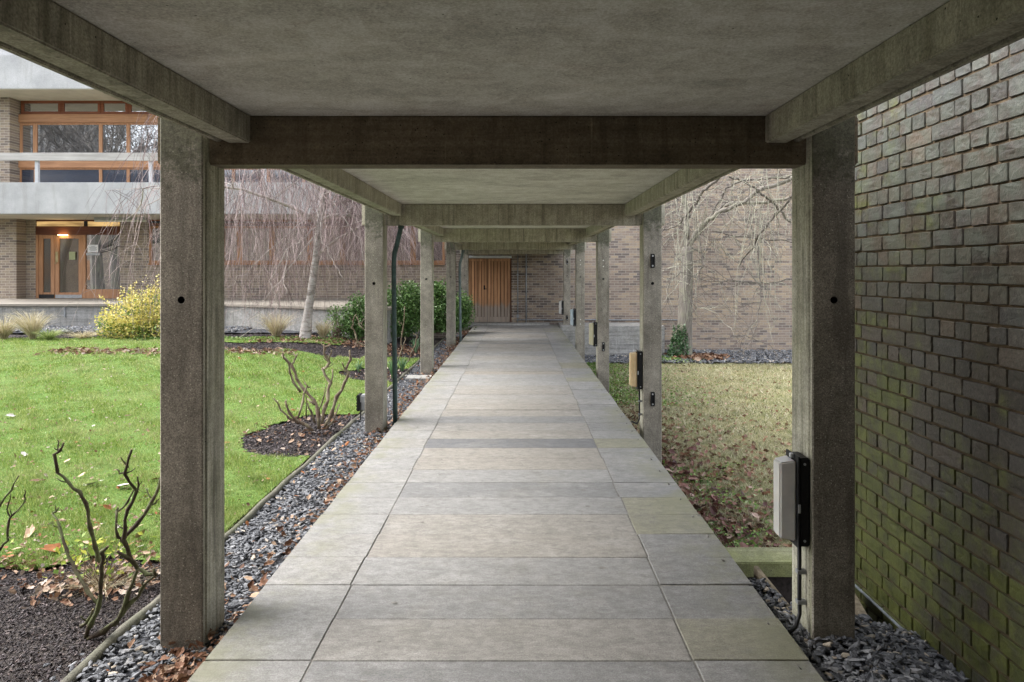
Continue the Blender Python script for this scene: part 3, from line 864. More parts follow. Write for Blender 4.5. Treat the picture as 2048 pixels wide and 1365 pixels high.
# service pipes on the wall
def wallpipe(pts, r, label, nm='conduit'):
    return tag(MB().tube(pts, r, 8).build(nm, M['pipe_grey'], eb, 0, 2, True), label)
c1, c2 = X_(1035.5, YE), X_(1052.5, YE)
wallpipe([(c1, YE - 0.03, 2.6), (c1, YE - 0.03, 0.1)], 0.016, 'thin vertical conduit nearest the doors')
wallpipe([(c2, YE - 0.035, 2.6), (c2, YE - 0.035, 0.1)], 0.022, 'vertical pipe running past the horizontal pipe')
zp = Z_(640, YE)
wallpipe([(c1, YE - 0.03, zp)] + [(c1 + q * 0.5, YE - 0.035, zp + 0.008 * math.sin(q * 1.7)) for q in range(1, 11)], 0.020, 'long horizontal pipe near the foot of the wall')
for zz in (zp, 0.75, 1.6):
    MB().box(c1 - 0.035, c1 + 0.035, YE - 0.045, YE - 0.003, zz - 0.02, zz + 0.02).build('pipe_clip', M['pipe_grey'], eb, 0.003)
MB().box(c1 - .04, c1 + .04, YE - .05, YE - .003, zp + .07, zp + .16).build('junction_box', M['pipe_grey'], eb, 0.003)

# board-marked plinth right of the path end
px1 = X_(1325, 19.6)
plin = MB().box(1.22, px1, 19.3, YE - 0.002, -1.3, 0.155).build('concrete_plinth', M['grey_conc'], None, 0.01)
tag(plin, 'long low board-marked concrete plinth against the brick building, right of the path end', 'plinth')
mb = MB()
for q in range(7): mb.box(1.22, px1 - 0.004 * q, 19.285 + 0.002 * (q % 3), 19.299, -0.74 + q * 0.125, -0.74 + q * 0.125 + 0.117)
mb.build('board_marks', M['grey_conc'], plin, 0.003)

# ================================================================== LEFT BUILDING
YL = 20.5
lb = tag(empty('glazed_building', (-9, YL, 0)), 'two-storey grey brick building with pale concrete balcony bands and orange timber windows', 'building')
x_ = lambda px: X_(px, YL)
z_ = lambda py: Z_(py, YL)
XR = XE0 - 0.002
FL = 0.885
mb = MB()
mb.box(-16, X_(33, 20.1), 20.1, YL + 0.3, -1.3, 3.246)
mb.box(X_(33, 20.1) + .001, x_(72), YL, YL + 0.3, -1.3, 3.246)
mb.box(x_(72), x_(240), YL, YL + 0.3, -1.3, FL - 0.002)
mb.box(x_(240), x_(300), YL, YL + 0.3, -1.3, 3.246)
mb.box(x_(300), x_(890), YL, YL + 0.3, -1.3, z_(527))
mb.box(x_(890), XR, YL, YL + 0.3, -1.3, 3.246)
mb.box(x_(20), x_(42), 20.05, YL + 0.05, 3.45, z_(202))
mb.build('wall', M['brick_left'], lb)
# rooms behind the glass
MB().box(-16, XR, YL + 0.9, YL + 1.0, 0, 9).build('inner_wall', plain('dim_interior', (0.10, 0.09, 0.08), 0.9), lb)
# balcony and roof bands
MB().box(-16, XR, 18.4, 18.62, 3.247, 4.098).build('balcony_front', M['white_conc'], lb, 0.01)
MB().box(-16, XR, 18.621, YL + 0.5, 3.2475, 3.45).build('balcony_slab', M['soffit'], lb)
MB().box(-16, XR, 19.15, YL + 0.6, z_(202), z_(202) + 0.95).build('roof_band', M['white_conc'], lb, 0.01)
MB().box(-16, XR, 19.16, YL - 0.001, z_(202) - 0.012, z_(202) - 0.002).build('roof_soffit', M['soffit'], lb)
MB().box(-16, XR, 19.5, YL + 5, z_(202) + 0.952, 9.6).build('upper_band', M['white_conc'], lb, 0.01)
def frame_v(mb, pa, pb, za, zb_, dep=0.07, y=None):
    yy = YL - 0.06 if y is None else y
    mb.box(x_(pa), x_(pb), yy, yy + dep, za, zb_)
# ---- first floor windows: repeating bays, each a window with its frame and panes
zt0, zt1 = z_(202), z_(230)
bays = [(42, 73, 203), (203, 203, 258)]
# clerestory frames
def window(name, a, b, za, zb_, fw, mat, gl, parent=lb, y=YL - 0.05, label=None, dep=0.06):
    """a: left px, b: right px, fw: frame width in metres"""
    x0, x1 = x_(a), x_(b)
    mb = MB()
    mb.box(x0, x0 + fw, y, y + dep, za, zb_); mb.box(x1 - fw, x1, y, y + dep, za, zb_)
    mb.box(x0 + fw + .0005, x1 - fw - .0005, y + .002, y + dep, za, za + fw); mb.box(x0 + fw + .0005, x1 - fw - .0005, y + .002, y + dep, zb_ - fw, zb_)
    o = mb.build(name, mat, parent, 0.004)
    if label: o['label'] = label
    MB().box(x0 + fw, x1 - fw, y + 0.03, y + 0.036, za + fw, zb_ - fw).build('pane', gl, o)
    return o
cl = [(44, 124), (124.5, 203), (203.5, 258), (258.5, 330), (330.5, 400), (400.5, 470), (470.5, 540), (540.5, 610), (610.5, 680), (680.5, 750), (750.5, 820), (820.5, 888)]
M['redwin'] = timber('red_brown_frame', (0.14, 0.045, 0.022), (0.26, 0.09, 0.045), 'x')
for a, b in cl: window('clerestory_window', a, b, zt1, zt0 - 0.002, 0.085, M['redwin'], M['glass'])
MB().box(x_(41), XR, YL - 0.10, YL + 0.05, z_(247), zt1 - 0.002).build('head_beam', M['orange_wood'], lb, 0.006)
MB().box(x_(41), XR, YL - 0.10, YL + 0.05, z_(337), z_(323)).build('transom', M['orange_wood'], lb, 0.006)
zm0, zm1 = z_(323) + .002, z_(247) - .002
posts = [42, 73, 203, 258] + [258 + 70 * q for q in range(1, 10)]
for q in range(len(posts) - 1):
    a, b = posts[q], posts[q + 1]
    o = window('window', a, b, zm0, zm1, 0.05 if q else 0.07, M['orange_post'], M['glass'])
    window('panel_window', a, b, 3.452, z_(337) - .002, 0.045, M['orange_post'], M['glass_low'])
# slanted bay window at far left
mb = MB()
sx0, sx1 = x_(-60), x_(19)
def slant(mb, xa, xb, za, zb_, t=0.07):
    fy = lambda x: YL - 0.12 - (sx1 - x) * 0.62
    mb.add([(xa, fy(xa), za), (xb, fy(xb), za), (xb, fy(xb) + t, za), (xa, fy(xa) + t, za), (xa, fy(xa), zb_), (xb, fy(xb), zb_), (xb, fy(xb) + t, zb_), (xa, fy(xa) + t, zb_)],
           [(0,3,2,1),(4,5,6,7),(0,1,5,4),(1,2,6,5),(2,3,7,6),(3,0,4,7)])
slant(mb, sx1 - 0.10, sx1, 3.46, z_(202) - .02); slant(mb, sx0, sx0 + 0.1, 3.46, z_(202) - .02)
slant(mb, sx0 + .101, sx1 - .101, z_(240), z_(225)); slant(mb, sx0 + .101, sx1 - .101, z_(340), z_(323)); slant(mb, sx0 + .101, sx1 - .101, z_(208), z_(202) - .02)
bo = tag(mb.build('bay_window', M['orange_post'], lb, 0.004), 'slanting corner window left of the brick pier')
mb = MB(); slant(mb, sx0 + .10, sx1 - .10, 3.47, z_(203), 0.01); po_ = mb.build('pane', M['glass'], bo); po_.location.y += 0.03
# ---- balcony rail
rl = MB().box(-16, X_(303, 18.5), 18.38, 18.43, Z_(322, 18.4), Z_(306, 18.4)).build('handrail', M['grey_wood'], lb, 0.006)
for px in (-60, 76, 303, 530, 757):
    xx = X_(px, 18.5)
    MB().box(xx - 0.045, xx + 0.045, 18.44, 18.52, 4.099, Z_(312, 18.5)).build('rail_post', M['post_white'], rl, 0.004)
MB().box(X_(303, 18.5) + .004, XR, 18.38, 18.43, Z_(322, 18.4), Z_(306, 18.4)).build('handrail', M['grey_wood'], lb, 0.006)
# ---- entrance
ent = MB()
EX0, EX1 = x_(72), x_(240)
ent.box(EX0, EX1, YL - 0.02, YL + 0.10, z_(470), z_(453))
ent.box(EX0, EX1, YL + 0.00, YL + 0.10, z_(443), 3.246)
entr = tag(ent.build('entrance_frame', M['red_wood'], lb, 0.006), 'dark red beam over the entrance doors')
warm = NM('lit_clerestory', 0.3); warm.color((0.30, 0.20, 0.09)); 
warm.put(warm.bsdf.inputs['Emission Color'], warm.ramp(warm.noise(1.0, 3, 0.5, warm.pos((1.2, 1, 9))), [(0.35, (0.20, 0.12, 0.05)), (0.62, (0.85, 0.55, 0.22))])); warm.bsdf.inputs['Emission Strength'].default_value = 0.2
mb = MB(); mb.box(EX0, x_(168), YL + .04, YL + .05, z_(453) + .001, z_(443) - .001); mb.box(x_(174), EX1, YL + .04, YL + .05, z_(453) + .001, z_(443) - .001)
mb.build('clerestory_pane', warm.mat, lb)
MB().box(x_(168), x_(174), YL, YL + .1, z_(453) + .001, z_(443) - .001).build('mullion', M['metal_black'], lb)
def door(a, b, stile, kick, label, gl, nm='door'):
    x0, x1 = x_(a), x_(b)
    mb = MB()
    zt = z_(470) - .003
    mb.box(x0, x0 + stile, YL, YL + .06, FL, zt); mb.box(x1 - stile, x1, YL, YL + .06, FL, zt)
    mb.box(x0 + stile, x1 - stile, YL + .002, YL + .06, z_(477.5), zt); mb.box(x0 + stile, x1 - stile, YL + .002, YL + .06, FL + kick, z_(585.5))
    o = tag(mb.build(nm, M['orange_post'], lb, 0.004), label)
    if kick: MB().box(x0 + .01, x1 - .01, YL - .012, YL + .0, FL + .01, FL + kick).build('kick_plate', M['metal_grey'] if nm == 'door' else M['metal_black'], o, 0.002)
    MB().box(x0 + stile, x1 - stile, YL + .03, YL + .036, z_(585.5), z_(477.5)).build('pane', gl, o)
    return o
MB().box(x_(72), x_(77.5), YL - .01, YL + .07, FL, z_(470) - .003).build('door_post', M['orange_post'], lb, 0.004)
door(78, 109.5, 0.12, 0.12, 'narrow sidelight left of the entrance door', glassmat('dark_sidelight', (0.02, 0.022, 0.018), 0.04, 0.1), 'sidelight')
dd = door(110.5, 165, 0.115, 0.11, 'glazed entrance door with a brass push plate', M['glass_door'])
mb = MB(); mb.box(x_(111.5), x_(117), YL - .016, YL - .001, z_(525), z_(504)); mb.tube([(x_(113), YL - .015, z_(527)), (x_(113), YL - .06, z_(527))], .018, 8)
mb.build('handle', plain('brass_plate', (0.34, 0.28, 0.15), 0.5, 0.4), dd, 0.002)
mb = MB()
mb.box(x_(165.5), x_(171.5), YL - .01, YL + .07, FL, z_(470) - .003)
mb.box(x_(171.6), EX1, YL - .01, YL + .07, FL, z_(579))
sw_ = tag(mb.build('side_window', M['orange_post'], lb, 0.004), 'large fixed pane right of the entrance door')
MB().box(x_(171.6), EX1, YL + .03, YL + .036, z_(579), z_(470) - .003).build('pane', glassmat('entrance_glass', (0.035, 0.035, 0.035), 0.42, 0.012), sw_)
nt_ = tag(MB().box(x_(176), x_(197), YL - .006, YL - .002, z_(505), z_(490)).build('notice', M['paper'], None), 'white printed notice stuck to the large pane beside the entrance door', 'notice')
mb = MB()
for q, (a, b) in enumerate([(183, 190), (179, 194), (180, 193), (179, 194), (181, 192)]):
    zz = z_(493 + q * 2.2); mb.box(x_(a), x_(b), YL - .0075, YL - .0062, zz - .006, zz + .004)
mb.build('text_lines', M['ink'], nt_)
tag(MB().box(x_(172.5), x_(201), YL - .010, YL - .001, z_(511), z_(506.5)).build('letter_sign', M['metal_grey'], None, 0.001), 'narrow grey sign strip under the white notice at the entrance', 'sign')
tag(MB().box(x_(138.5), x_(151), YL - .004, YL - .001, z_(520), z_(504)).build('poster', plain('pale_green_paper', (0.30, 0.33, 0.19), 0.7, 0, 0.1), None), 'pale green poster seen in the entrance door glass', 'poster')
# a warm ceiling lamp that glows through the entrance
el_ = NM('warm_lamp', 0.5); el_.color((1, .8, .5)); el_.bsdf.inputs['Emission Color'].default_value = (1, 0.72, 0.35, 1); el_.bsdf.inputs['Emission Strength'].default_value = 3.0
lmp = MB(); lmp.tube([(x_(128), YL - .045, z_(470.2)), (x_(128), YL - .045, z_(471.2))], 0.13, 16)
tag(lmp.build('entrance_lamp', el_.mat, None, 0, 2, True), 'small warm glowing ceiling lamp above the entrance door', 'lamp')
# ---- ground floor ribbon windows
zs = z_(527)
gl_ = [(300, 372), (372.5, 445), (445.5, 480), (480.5, 545), (545.5, 620), (620.5, 686), (686.5, 760), (760.5, 826), (826.5, 890)]
for a, b in gl_: window('ribbon_window', a, b, zs, z_(452), 0.08, M['orange_post'], M['glass'])
for a, b in gl_: window('top_light', a, b, z_(450), 3.246, 0.035, M['redwin'], M['glass_low'])
MB().box(x_(300), x_(890), YL - 0.12, YL - 0.001, zs - 0.05, zs - 0.001).build('window_sill', M['orange_wood'], lb, 0.004)
bl = MB(); bl.box(x_(505), x_(577), YL - .075, YL - .055, z_(445), z_(431)); bl.box(x_(588), x_(660), YL - .075, YL - .055, z_(445), z_(431))
bl.build('pelmet_board', M['orange_wood'], lb, 0.003)
# strip light under the soffit
sl_ = tag(empty('strip_light', (X_(241, 19.6), 19.6, 3.2)), 'long white strip light under the balcony soffit beside the entrance', 'strip light')
MB().box(X_(190, 19.6), X_(293, 19.6), 19.55, 19.66, 3.175, 3.246).build('housing', M['metal_grey'], sl_, 0.004)
MB().tube([(X_(190, 19.6), 19.60, 3.150), (X_(293, 19.6), 19.60, 3.150)], 0.034, 12).build('diffuser', M['white_bit'], sl_, 0, 2, True)
# ---- terrace
tp = [(-16, 17.1), (-8.2, 17.1), (-7.3, 17.1), (-3.75, 15.3), (-2.9, 15.3), (-2.9, 20.49), (-16, 20.49)]
mb = MB(); mb.prism(tp, -1.3, 0.82)
ter = tag(mb.build('terrace', boardmark('terrace_wall_concrete', (0.19, 0.188, 0.18), (0.33, 0.325, 0.315), 0.25, 'x', (0.22, 0.21, 0.17), 0.4), None, 0.01), 'raised concrete terrace in front of the glazed building', 'terrace')
tp2 = [(-16, 17.04), (-8.2, 17.04), (-7.28, 17.04), (-3.77, 15.25), (-2.85, 15.25), (-2.85, 20.488), (-16, 20.488)]
MB().prism(tp2, 0.821, 0.883).build('paving_edge', plain('pale_terrace_paving', (0.24, 0.215, 0.18), 0.8, 0, 0.12, 4), ter, 0.008)
mb = MB(); tx = X_(128, 17.05)
mb.box(tx - .02, tx + .02, 17.075, 17.098, 0.55, 0.80)
mb.build('wall_fitting', M['pipe_grey'], ter, 0.003)

# ---- the building across the garden, behind the camera: what the low windows reflect
rbld = tag(empty('garden_building', (-16, -15, 0)), 'long low brick building behind the camera, seen only reflected in the windows', 'building')
MB().box(-42, 8, -16, -15, -1.3, 6.0).build('wall', M['brick_left'], rbld)
for q in range(12):
    MB().box(-40 + q * 4, -38.2 + q * 4, -14.99, -14.93, 1.0, 2.6).build('window', M['orange_wood'], rbld)
MB().box(-42.2, 8.2, -16.2, -14.7, 6.001, 6.6).build('roof_band', M['white_conc'], rbld)

    
mb = MB(); rh_ = random.Random(9)
for k in range(-6, 52):
    yc = PY0 + DY * (k + .5)
    if k % 2 == 0 or rh_.random() < .5: mb.tube([(1.14 + rh_.uniform(-.01, .01), yc + .12, .0995), (1.14, yc + .12, .1022)], .010 * rh_.uniform(.7, 1.3), 8)
    for xh in (-.60, .47):
        if rh_.random() < .6:
            xq = xh + rh_.uniform(-.03, .03); yq = yc + rh_.uniform(-.03, .03); r = .010 * rh_.uniform(.7, 1.4)
            mb.add([(xq + math.cos(a_ * .785) * r * 1.5, yq + math.sin(a_ * .785) * r, .1021) for a_ in range(8)], [tuple(range(8))])
tag(mb.build('lifting_holes', M['joint'], po), None, None, None, 'stuff')
# tower of ribbed concrete over the garden building
MB().box(-44, -35, -17, -16.01, -1.3, 17).build('tower', M['grey_conc'], rbld)
mb = MB()
for q in range(14): mb.box(-43.8 + q * .64, -43.5 + q * .64, -16.0, -15.7, 6.7, 16.9)
mb.build('tower_ribs', M['grey_conc'], rbld)
# ================================================================== SCATTERED GROUND COVER
rng = np.random.default_rng(4)
def rot_frames(n, tilt, rng):
    """random orthonormal frames: yaw anywhere, tilt about a horizontal axis"""
    a = rng.uniform(0, 2 * np.pi, n); b = rng.normal(0, tilt, n); c = rng.normal(0, tilt, n)
    ca, sa, cb, sb, cc_, sc = np.cos(a), np.sin(a), np.cos(b), np.sin(b), np.cos(c), np.sin(c)
    Rz = np.zeros((n, 3, 3)); Rz[:, 0, 0] = ca; Rz[:, 0, 1] = -sa; Rz[:, 1, 0] = sa; Rz[:, 1, 1] = ca; Rz[:, 2, 2] = 1
    Rx = np.zeros((n, 3, 3)); Rx[:, 0, 0] = 1; Rx[:, 1, 1] = cb; Rx[:, 1, 2] = -sb; Rx[:, 2, 1] = sb; Rx[:, 2, 2] = cb
    Ry = np.zeros((n, 3, 3)); Ry[:, 0, 0] = cc_; Ry[:, 0, 2] = sc; Ry[:, 1, 1] = 1; Ry[:, 2, 0] = -sc; Ry[:, 2, 2] = cc_
    return Rz @ Rx @ Ry
def scatter(name, tv, tf, pos, scale, tilt, mats, tint=None, kind='stuff', parent=None, jitter=0.0):
    """merge many copies of a small template into one mesh"""
    n = len(pos); k = len(tv)
    Rm = rot_frames(n, tilt, rng)
    sc = scale if scale.ndim == 2 else np.repeat(scale[:, None], 3, 1)
    T = tv[None] * sc[:, None, :]
    if jitter: T = T * (1 + rng.uniform(-jitter, jitter, T.shape))
    V = np.einsum('nij,nkj->nki', Rm, T) + pos[:, None, :]
    Fc = (tf[None] + (np.arange(n) * k)[:, None, None]).reshape(-1, tf.shape[1])
    tn = np.repeat(tint if tint is not None else rng.random(n), k)
    o = npmesh(name, V.reshape(-1, 3), Fc, mats, parent, tn)
    if kind: o['kind'] = kind
    return o

# chips: six-cornered flat stones
def chip(seed):
    r = np.random.default_rng(seed)
    n = 6
    a = np.sort(r.uniform(0, 2 * np.pi, n) * 0.35 + np.arange(n) * 2 * np.pi / n * 1.0)
    rad = r.uniform(0.75, 1.1, n)
    lo = np.stack([np.cos(a) * rad, np.sin(a) * rad * 0.7, np.full(n, -0.28)], -1)
    hi = lo * np.array([0.78, 0.78, 1]); hi[:, 2] = 0.28 + r.uniform(-.12, .12, n)
    V = np.concatenate([lo, hi, [[0, 0, 0.36]]])
    F_ = []
    for q in range(n):
        q2 = (q + 1) % n
        F_ += [(q, q2, n + q2), (q, n + q2, n + q), (n + q, n + q2, 2 * n)]
    return V, np.array(F_)
chipT = [chip(s) for s in range(8)]

def stonemat(name, stops, rough=0.55):
    m = NM(name, rough, 0.4)
    base = m.ramp(m.attr('tint'), stops)
    base = m.mix(0.5, base, m.ramp(m.noise(60, 4, 0.7), [(0.3, (0.34,)*3), (0.7, (0.66,)*3)]), 'OVERLAY')
    m.color(base); m.bump(m.noise(90, 4, 0.7), 0.5, 0.004)
    return m.mat
M['slate'] = stonemat('blue_grey_slate', [(0.0, (0.040, 0.042, 0.047)), (0.35, (0.095, 0.10, 0.112)), (0.8, (0.16, 0.165, 0.176)), (0.93, (0.25, 0.255, 0.265)), (0.975, (0.36, 0.30, 0.23)), (1.0, (0.42, 0.38, 0.31))])

def stones(name, npts, xy, zf, smin, smax, mat, flat=0.42, tilt=0.32, lift=0.012):
    """xy: (n,2) positions"""
    parts = []
    n = len(xy)
    z = zf(xy[:, 0], xy[:, 1]) + rng.uniform(-0.008, lift, n)
    pos = np.column_stack([xy, z])
    s = rng.uniform(smin, smax, n) ** 1.0
    sc = np.column_stack([s * rng.uniform(0.9, 1.4, n), s, s * flat * rng.uniform(.7, 1.4, n)])
    Vs, Fs, Ts = [], [], []
    off = 0
    for t in range(8):
        ids = np.arange(t, n, 8)
        tv, tf = chipT[t]
        Rm = rot_frames(len(ids), tilt, rng)
        V = np.einsum('nij,nkj->nki', Rm, tv[None] * sc[ids][:, None, :]) + pos[ids][:, None, :]
        Vs.append(V.reshape(-1, 3)); Fs.append((tf[None] + (np.arange(len(ids)) * len(tv))[:, None, None]).reshape(-1, 3) + off)
        Ts.append(np.repeat(rng.random(len(ids)), len(tv))); off += len(ids) * len(tv)
    o = npmesh(name, np.concatenate(Vs), np.concatenate(Fs), mat, None, np.concatenate(Ts))
    o['kind'] = 'stuff'
    return o

def pts_density(x0, x1, y0, y1, dens, ref):
    """random points, density falling with distance beyond ref metres"""
    n = int((x1 - x0) * (y1 - y0) * dens)
    x = rng.uniform(x0, x1, n); y = rng.uniform(y0, y1, n)
    keep = rng.random(n) < np.minimum(1, (ref / np.maximum(y, .5)) ** 1.6)
    return np.column_stack([x[keep], y[keep]])

a = pts_density(XL + 0.01, -1.27, 1.3, 20.2, 2600, 5.5)
b = pts_density(XL - 0.22, XL + 0.05, 1.3, 3.1, 1500, 5); b = b[rng.random(len(b)) < np.clip(1.2 - (XL - b[:, 0]) / .2, 0, 1) * np.clip((3.3 - b[:, 1]) / .8, .1, 1)]
# stones spill over the edging only at the very front
o = stones('slate_chippings', 0, np.concatenate([a, b]), lambda x, y: -0.014 + 0 * x, 0.011, 0.025, M['slate'], 0.38, 0.24)
c = pts_density(1.20, 2.0, 1.4, 3.70, 2900, 6); c = c[(c[:, 0] < 1.34) | (c[:, 1] < 3.44)]
stones('slate_chippings', 0, c, lambda x, y: z_rgravel(x, y) - 0.012, 0.014, 0.030, M['slate'])
d = np.column_stack([rng.uniform(1.3, 9.5, 9000), rng.uniform(17.8, 20.55, 9000)])
stones('slate_chippings', 0, d, lambda x, y: z_right(x, y) + 0.05, 0.035, 0.06, M['slate'], 0.5, 0.5, 0.03)
d = np.column_stack([rng.uniform(-12.5, -6.5, 5000), rng.uniform(15.6, 17.05, 5000)])
stones('slate_chippings', 0, d, lambda x, y: z_left(x, y) + 0.045, 0.03, 0.05, M['slate'], 0.5, 0.4, 0.02)

# bark mulch on the near flower bed and the rose beds
M['bark'] = stonemat('bark_mulch', [(0.0, (0.014, 0.010, 0.011)), (0.5, (0.038, 0.029, 0.031)), (0.85, (0.085, 0.068, 0.072)), (1.0, (0.17, 0.13, 0.12))], 0.7)
mx = np.column_stack([rng.uniform(-4.6, XL - 0.02, 46000), rng.uniform(1.8, 4.15, 46000)])
mx = mx[np.abs(mx[:, 0]) < mx[:, 1] * 0.80 + 0.5]
mx = mx[bed_mask(mx[:, 0], mx[:, 1])]
stones('bark_chips', 0, mx, lambda x, y: z_left(x, y) - 0.008 + lump(x, y, 9, 0.010), 0.004, 0.011, M['bark'], 0.5, 0.6, 0.006)
mx = np.column_stack([rng.uniform(-4.0, XL - 0.02, 26000), rng.uniform(6.0, 12.2, 26000)])
mx = mx[bed_mask(mx[:, 0], mx[:, 1])]
m2 = np.column_stack([rng.uniform(-11, -1.9, 24000), rng.uniform(12.4, 15.6, 24000)])
m2 = m2[bed_mask(m2[:, 0], m2[:, 1])]
stones('bark_chips', 0, np.concatenate([mx, m2]), lambda x, y: z_left(x, y) - 0.004 + lump(x, y, 9, 0.010), 0.009, 0.020, M['bark'], 0.5, 0.6, 0.008)

# grass blades
def blades(name, xy, zf, h, wd, mat, lean=0.45, parent=None, kind='stuff', tint=None):
    n = len(xy)
    z = zf(xy[:, 0], xy[:, 1])
    a = rng.uniform(0, 2 * np.pi, n); w_ = wd * rng.uniform(.6, 1.3, n); hh = h * rng.uniform(.45, 1.25, n) * (1 + 0.9 * lump(xy[:, 0], xy[:, 1], 6.0, 1.0, 3).clip(-.6, .9))
    dx, dy = np.cos(a) * w_, np.sin(a) * w_
    l = rng.normal(0, lean, (n, 2)) * hh[:, None]
    base = np.column_stack([xy, z])
    V = np.zeros((n, 3, 3))
    V[:, 0] = base + np.column_stack([dx, dy, np.full(n, -0.004)])
    V[:, 1] = base - np.column_stack([dx, dy, np.full(n, 0.004)])
    V[:, 2] = base + np.column_stack([l, hh])
    t = rng.random(n) if tint is None else tint
    o = npmesh(name, V.reshape(-1, 3), np.arange(n * 3).reshape(n, 3), mat, parent, np.repeat(t, 3))
    if kind: o['kind'] = kind
    return o
M['grass'] = leafmat('green_grass', [(0.0, (0.075, 0.135, 0.02)), (0.45, (0.20, 0.29, 0.05)), (0.8, (0.36, 0.42, 0.12)), (1.0, (0.52, 0.52, 0.28))], 0.5, 0.35, 0.5)
M['dry_grass'] = leafmat('dry_yellow_grass', [(0.0, (0.09, 0.12, 0.04)), (0.3, (0.27, 0.28, 0.13)), (0.7, (0.45, 0.41, 0.27)), (1.0, (0.62, 0.57, 0.45))], 0.6, 0.3, 0.25)
def lawn_pts(n, y0, y1):
    y = rng.uniform(y0, y1, n)
    x = XL - 0.02 - rng.random(n) * (np.maximum(0.6, y * 0.80 - 1.3))
    m = ~bed_mask(x, y)
    return np.column_stack([x, y])[m]
zl = lambda x, y: z_left(x, y) + 0.010 + lump(x, y, 1.9, 0.008)
blades('grass', lawn_pts(95000, 3.7, 6.5), zl, 0.030, 0.0022, M['grass'])
blades('grass', lawn_pts(100000, 6.5, 10), zl, 0.030, 0.0036, M['grass'])
blades('grass', lawn_pts(100000, 10, 15), zl, 0.030, 0.006, M['grass'])
zr = lambda x, y: z_right(x, y) + lump(x, y, 1.6, 0.02)
def rlawn(n, y0, y1):
    y = rng.uniform(y0, y1, n); x = 1.25 + rng.random(n) * (y * 0.52 - 0.4)
    return np.column_stack([x, y])
blades('dry_grass', rlawn(75000, 5.6, 10), zr, 0.045, 0.0036, M['dry_grass'], 0.8)
blades('dry_grass', rlawn(80000, 10, 17.9), zr, 0.045, 0.0065, M['dry_grass'], 0.8)

# ------------------------------------------------------------------ fallen leaves
def leaf_template(seed, lobes=True):
    """curled leaf, outline as a fan round the midrib, slightly cupped"""
    r = np.random.default_rng(seed)
    n = 12
    a = np.linspace(0, 2 * np.pi, n, endpoint=False)
    rad = 0.62 + 0.30 * np.abs(np.cos(a * 2.5 + 0.2)) * (1 if lobes else 0.4) + r.uniform(-.07, .07, n)
    x = np.cos(a) * rad * 1.15; y = np.sin(a) * rad * 0.8
    cu = r.uniform(0.25, 0.75)
    z = cu * (y ** 2) * 1.2 + r.uniform(0.0, 0.5) * x ** 2 * 0.6 + r.uniform(-.08, .08, n)
    V = np.column_stack([x, y, z]); V = np.concatenate([V, [[0, 0, 0]], [[-1.35, 0.05, 0.12]]])
    F_ = [(q, (q + 1) % n, n) for q in range(n)]
    F_.append((n // 2, n + 1, n // 2 + 1))
    return V, np.array(F_)
leafT = [leaf_template(s, s % 2 == 0) for s in range(6)]
brown = [(0.0, (0.07, 0.035, 0.022)), (0.25, (0.15, 0.070, 0.038)), (0.5, (0.24, 0.14, 0.085)), (0.75, (0.34, 0.24, 0.17)), (1.0, (0.47, 0.40, 0.35))]
M['leaf'] = leafmat('dead_leaf', brown, 0.7, 0.1)
def leafobj_mat(nm, c1, c2):
    m = NM(nm, 0.65, 0.2); m.color(m.ramp(m.noise(25, 4, 0.6), [(0.3, c1), (0.7, c2)])); m.bump(m.noise(50, 3), 0.4, 0.003); return m.mat
LM = [leafobj_mat('tan_leaf', (0.34, 0.22, 0.14), (0.50, 0.38, 0.28)), leafobj_mat('rust_leaf', (0.20, 0.07, 0.025), (0.34, 0.14, 0.05)),
      leafobj_mat('dark_leaf', (0.08, 0.045, 0.03), (0.17, 0.09, 0.055)), leafobj_mat('pale_leaf', (0.50, 0.44, 0.40), (0.68, 0.64, 0.62))]
LMESH = []
for mi_, mm in enumerate(LM):
    for s in range(6):
        tv, tf = leafT[s]
        me = bpy.data.meshes.new('fallen_leaf')
        me.from_pydata([tuple(v) for v in tv], [], [tuple(int(q) for q in f) for f in tf]); me.materials.append(mm)
        LMESH.append(me)
rl_ = random.Random(21)
def drop_leaf(x, y, z, s, kind, label, group, tilt=0.35):
    o = bpy.data.objects.new('fallen_leaf', LMESH[kind * 6 + rl_.randrange(6)])
    o.location = (x, y, z); o.scale = (s, s * rl_.uniform(.7, 1.1), s * rl_.uniform(.3, .75))
    o.rotation_euler = (rl_.gauss(0, tilt) + (math.pi if rl_.random() < .4 else 0), rl_.gauss(0, tilt), rl_.uniform(0, 6.28))
    if abs(o.rotation_euler[0]) > 1.5: o.location.z += s * 0.3
    C.objects.link(o)
    return tag(o, label, 'leaf', group)
def zlf(x, y): return float(z_left(np.array(x), np.array(y)))
cnt = 0
while cnt < 165:
    y = 3.95 + (rl_.random() ** 2.3) * 8.0
    x = XL - 0.05 - rl_.random() * (y * 0.80 - 1.4)
    if bool(bed_mask(np.array(x), np.array(y))): continue
    k_ = rl_.choices([0, 1, 2, 3], [4, 4, 3, 1.6])[0]
    drop_leaf(x, y, zlf(x, y) + 0.030, rl_.uniform(.013, .029), k_, 'small curled %s leaf lying on the green left lawn' % ['tan', 'rust red', 'dark brown', 'whitish'][k_], 'fallen leaves on the left lawn'); cnt += 1
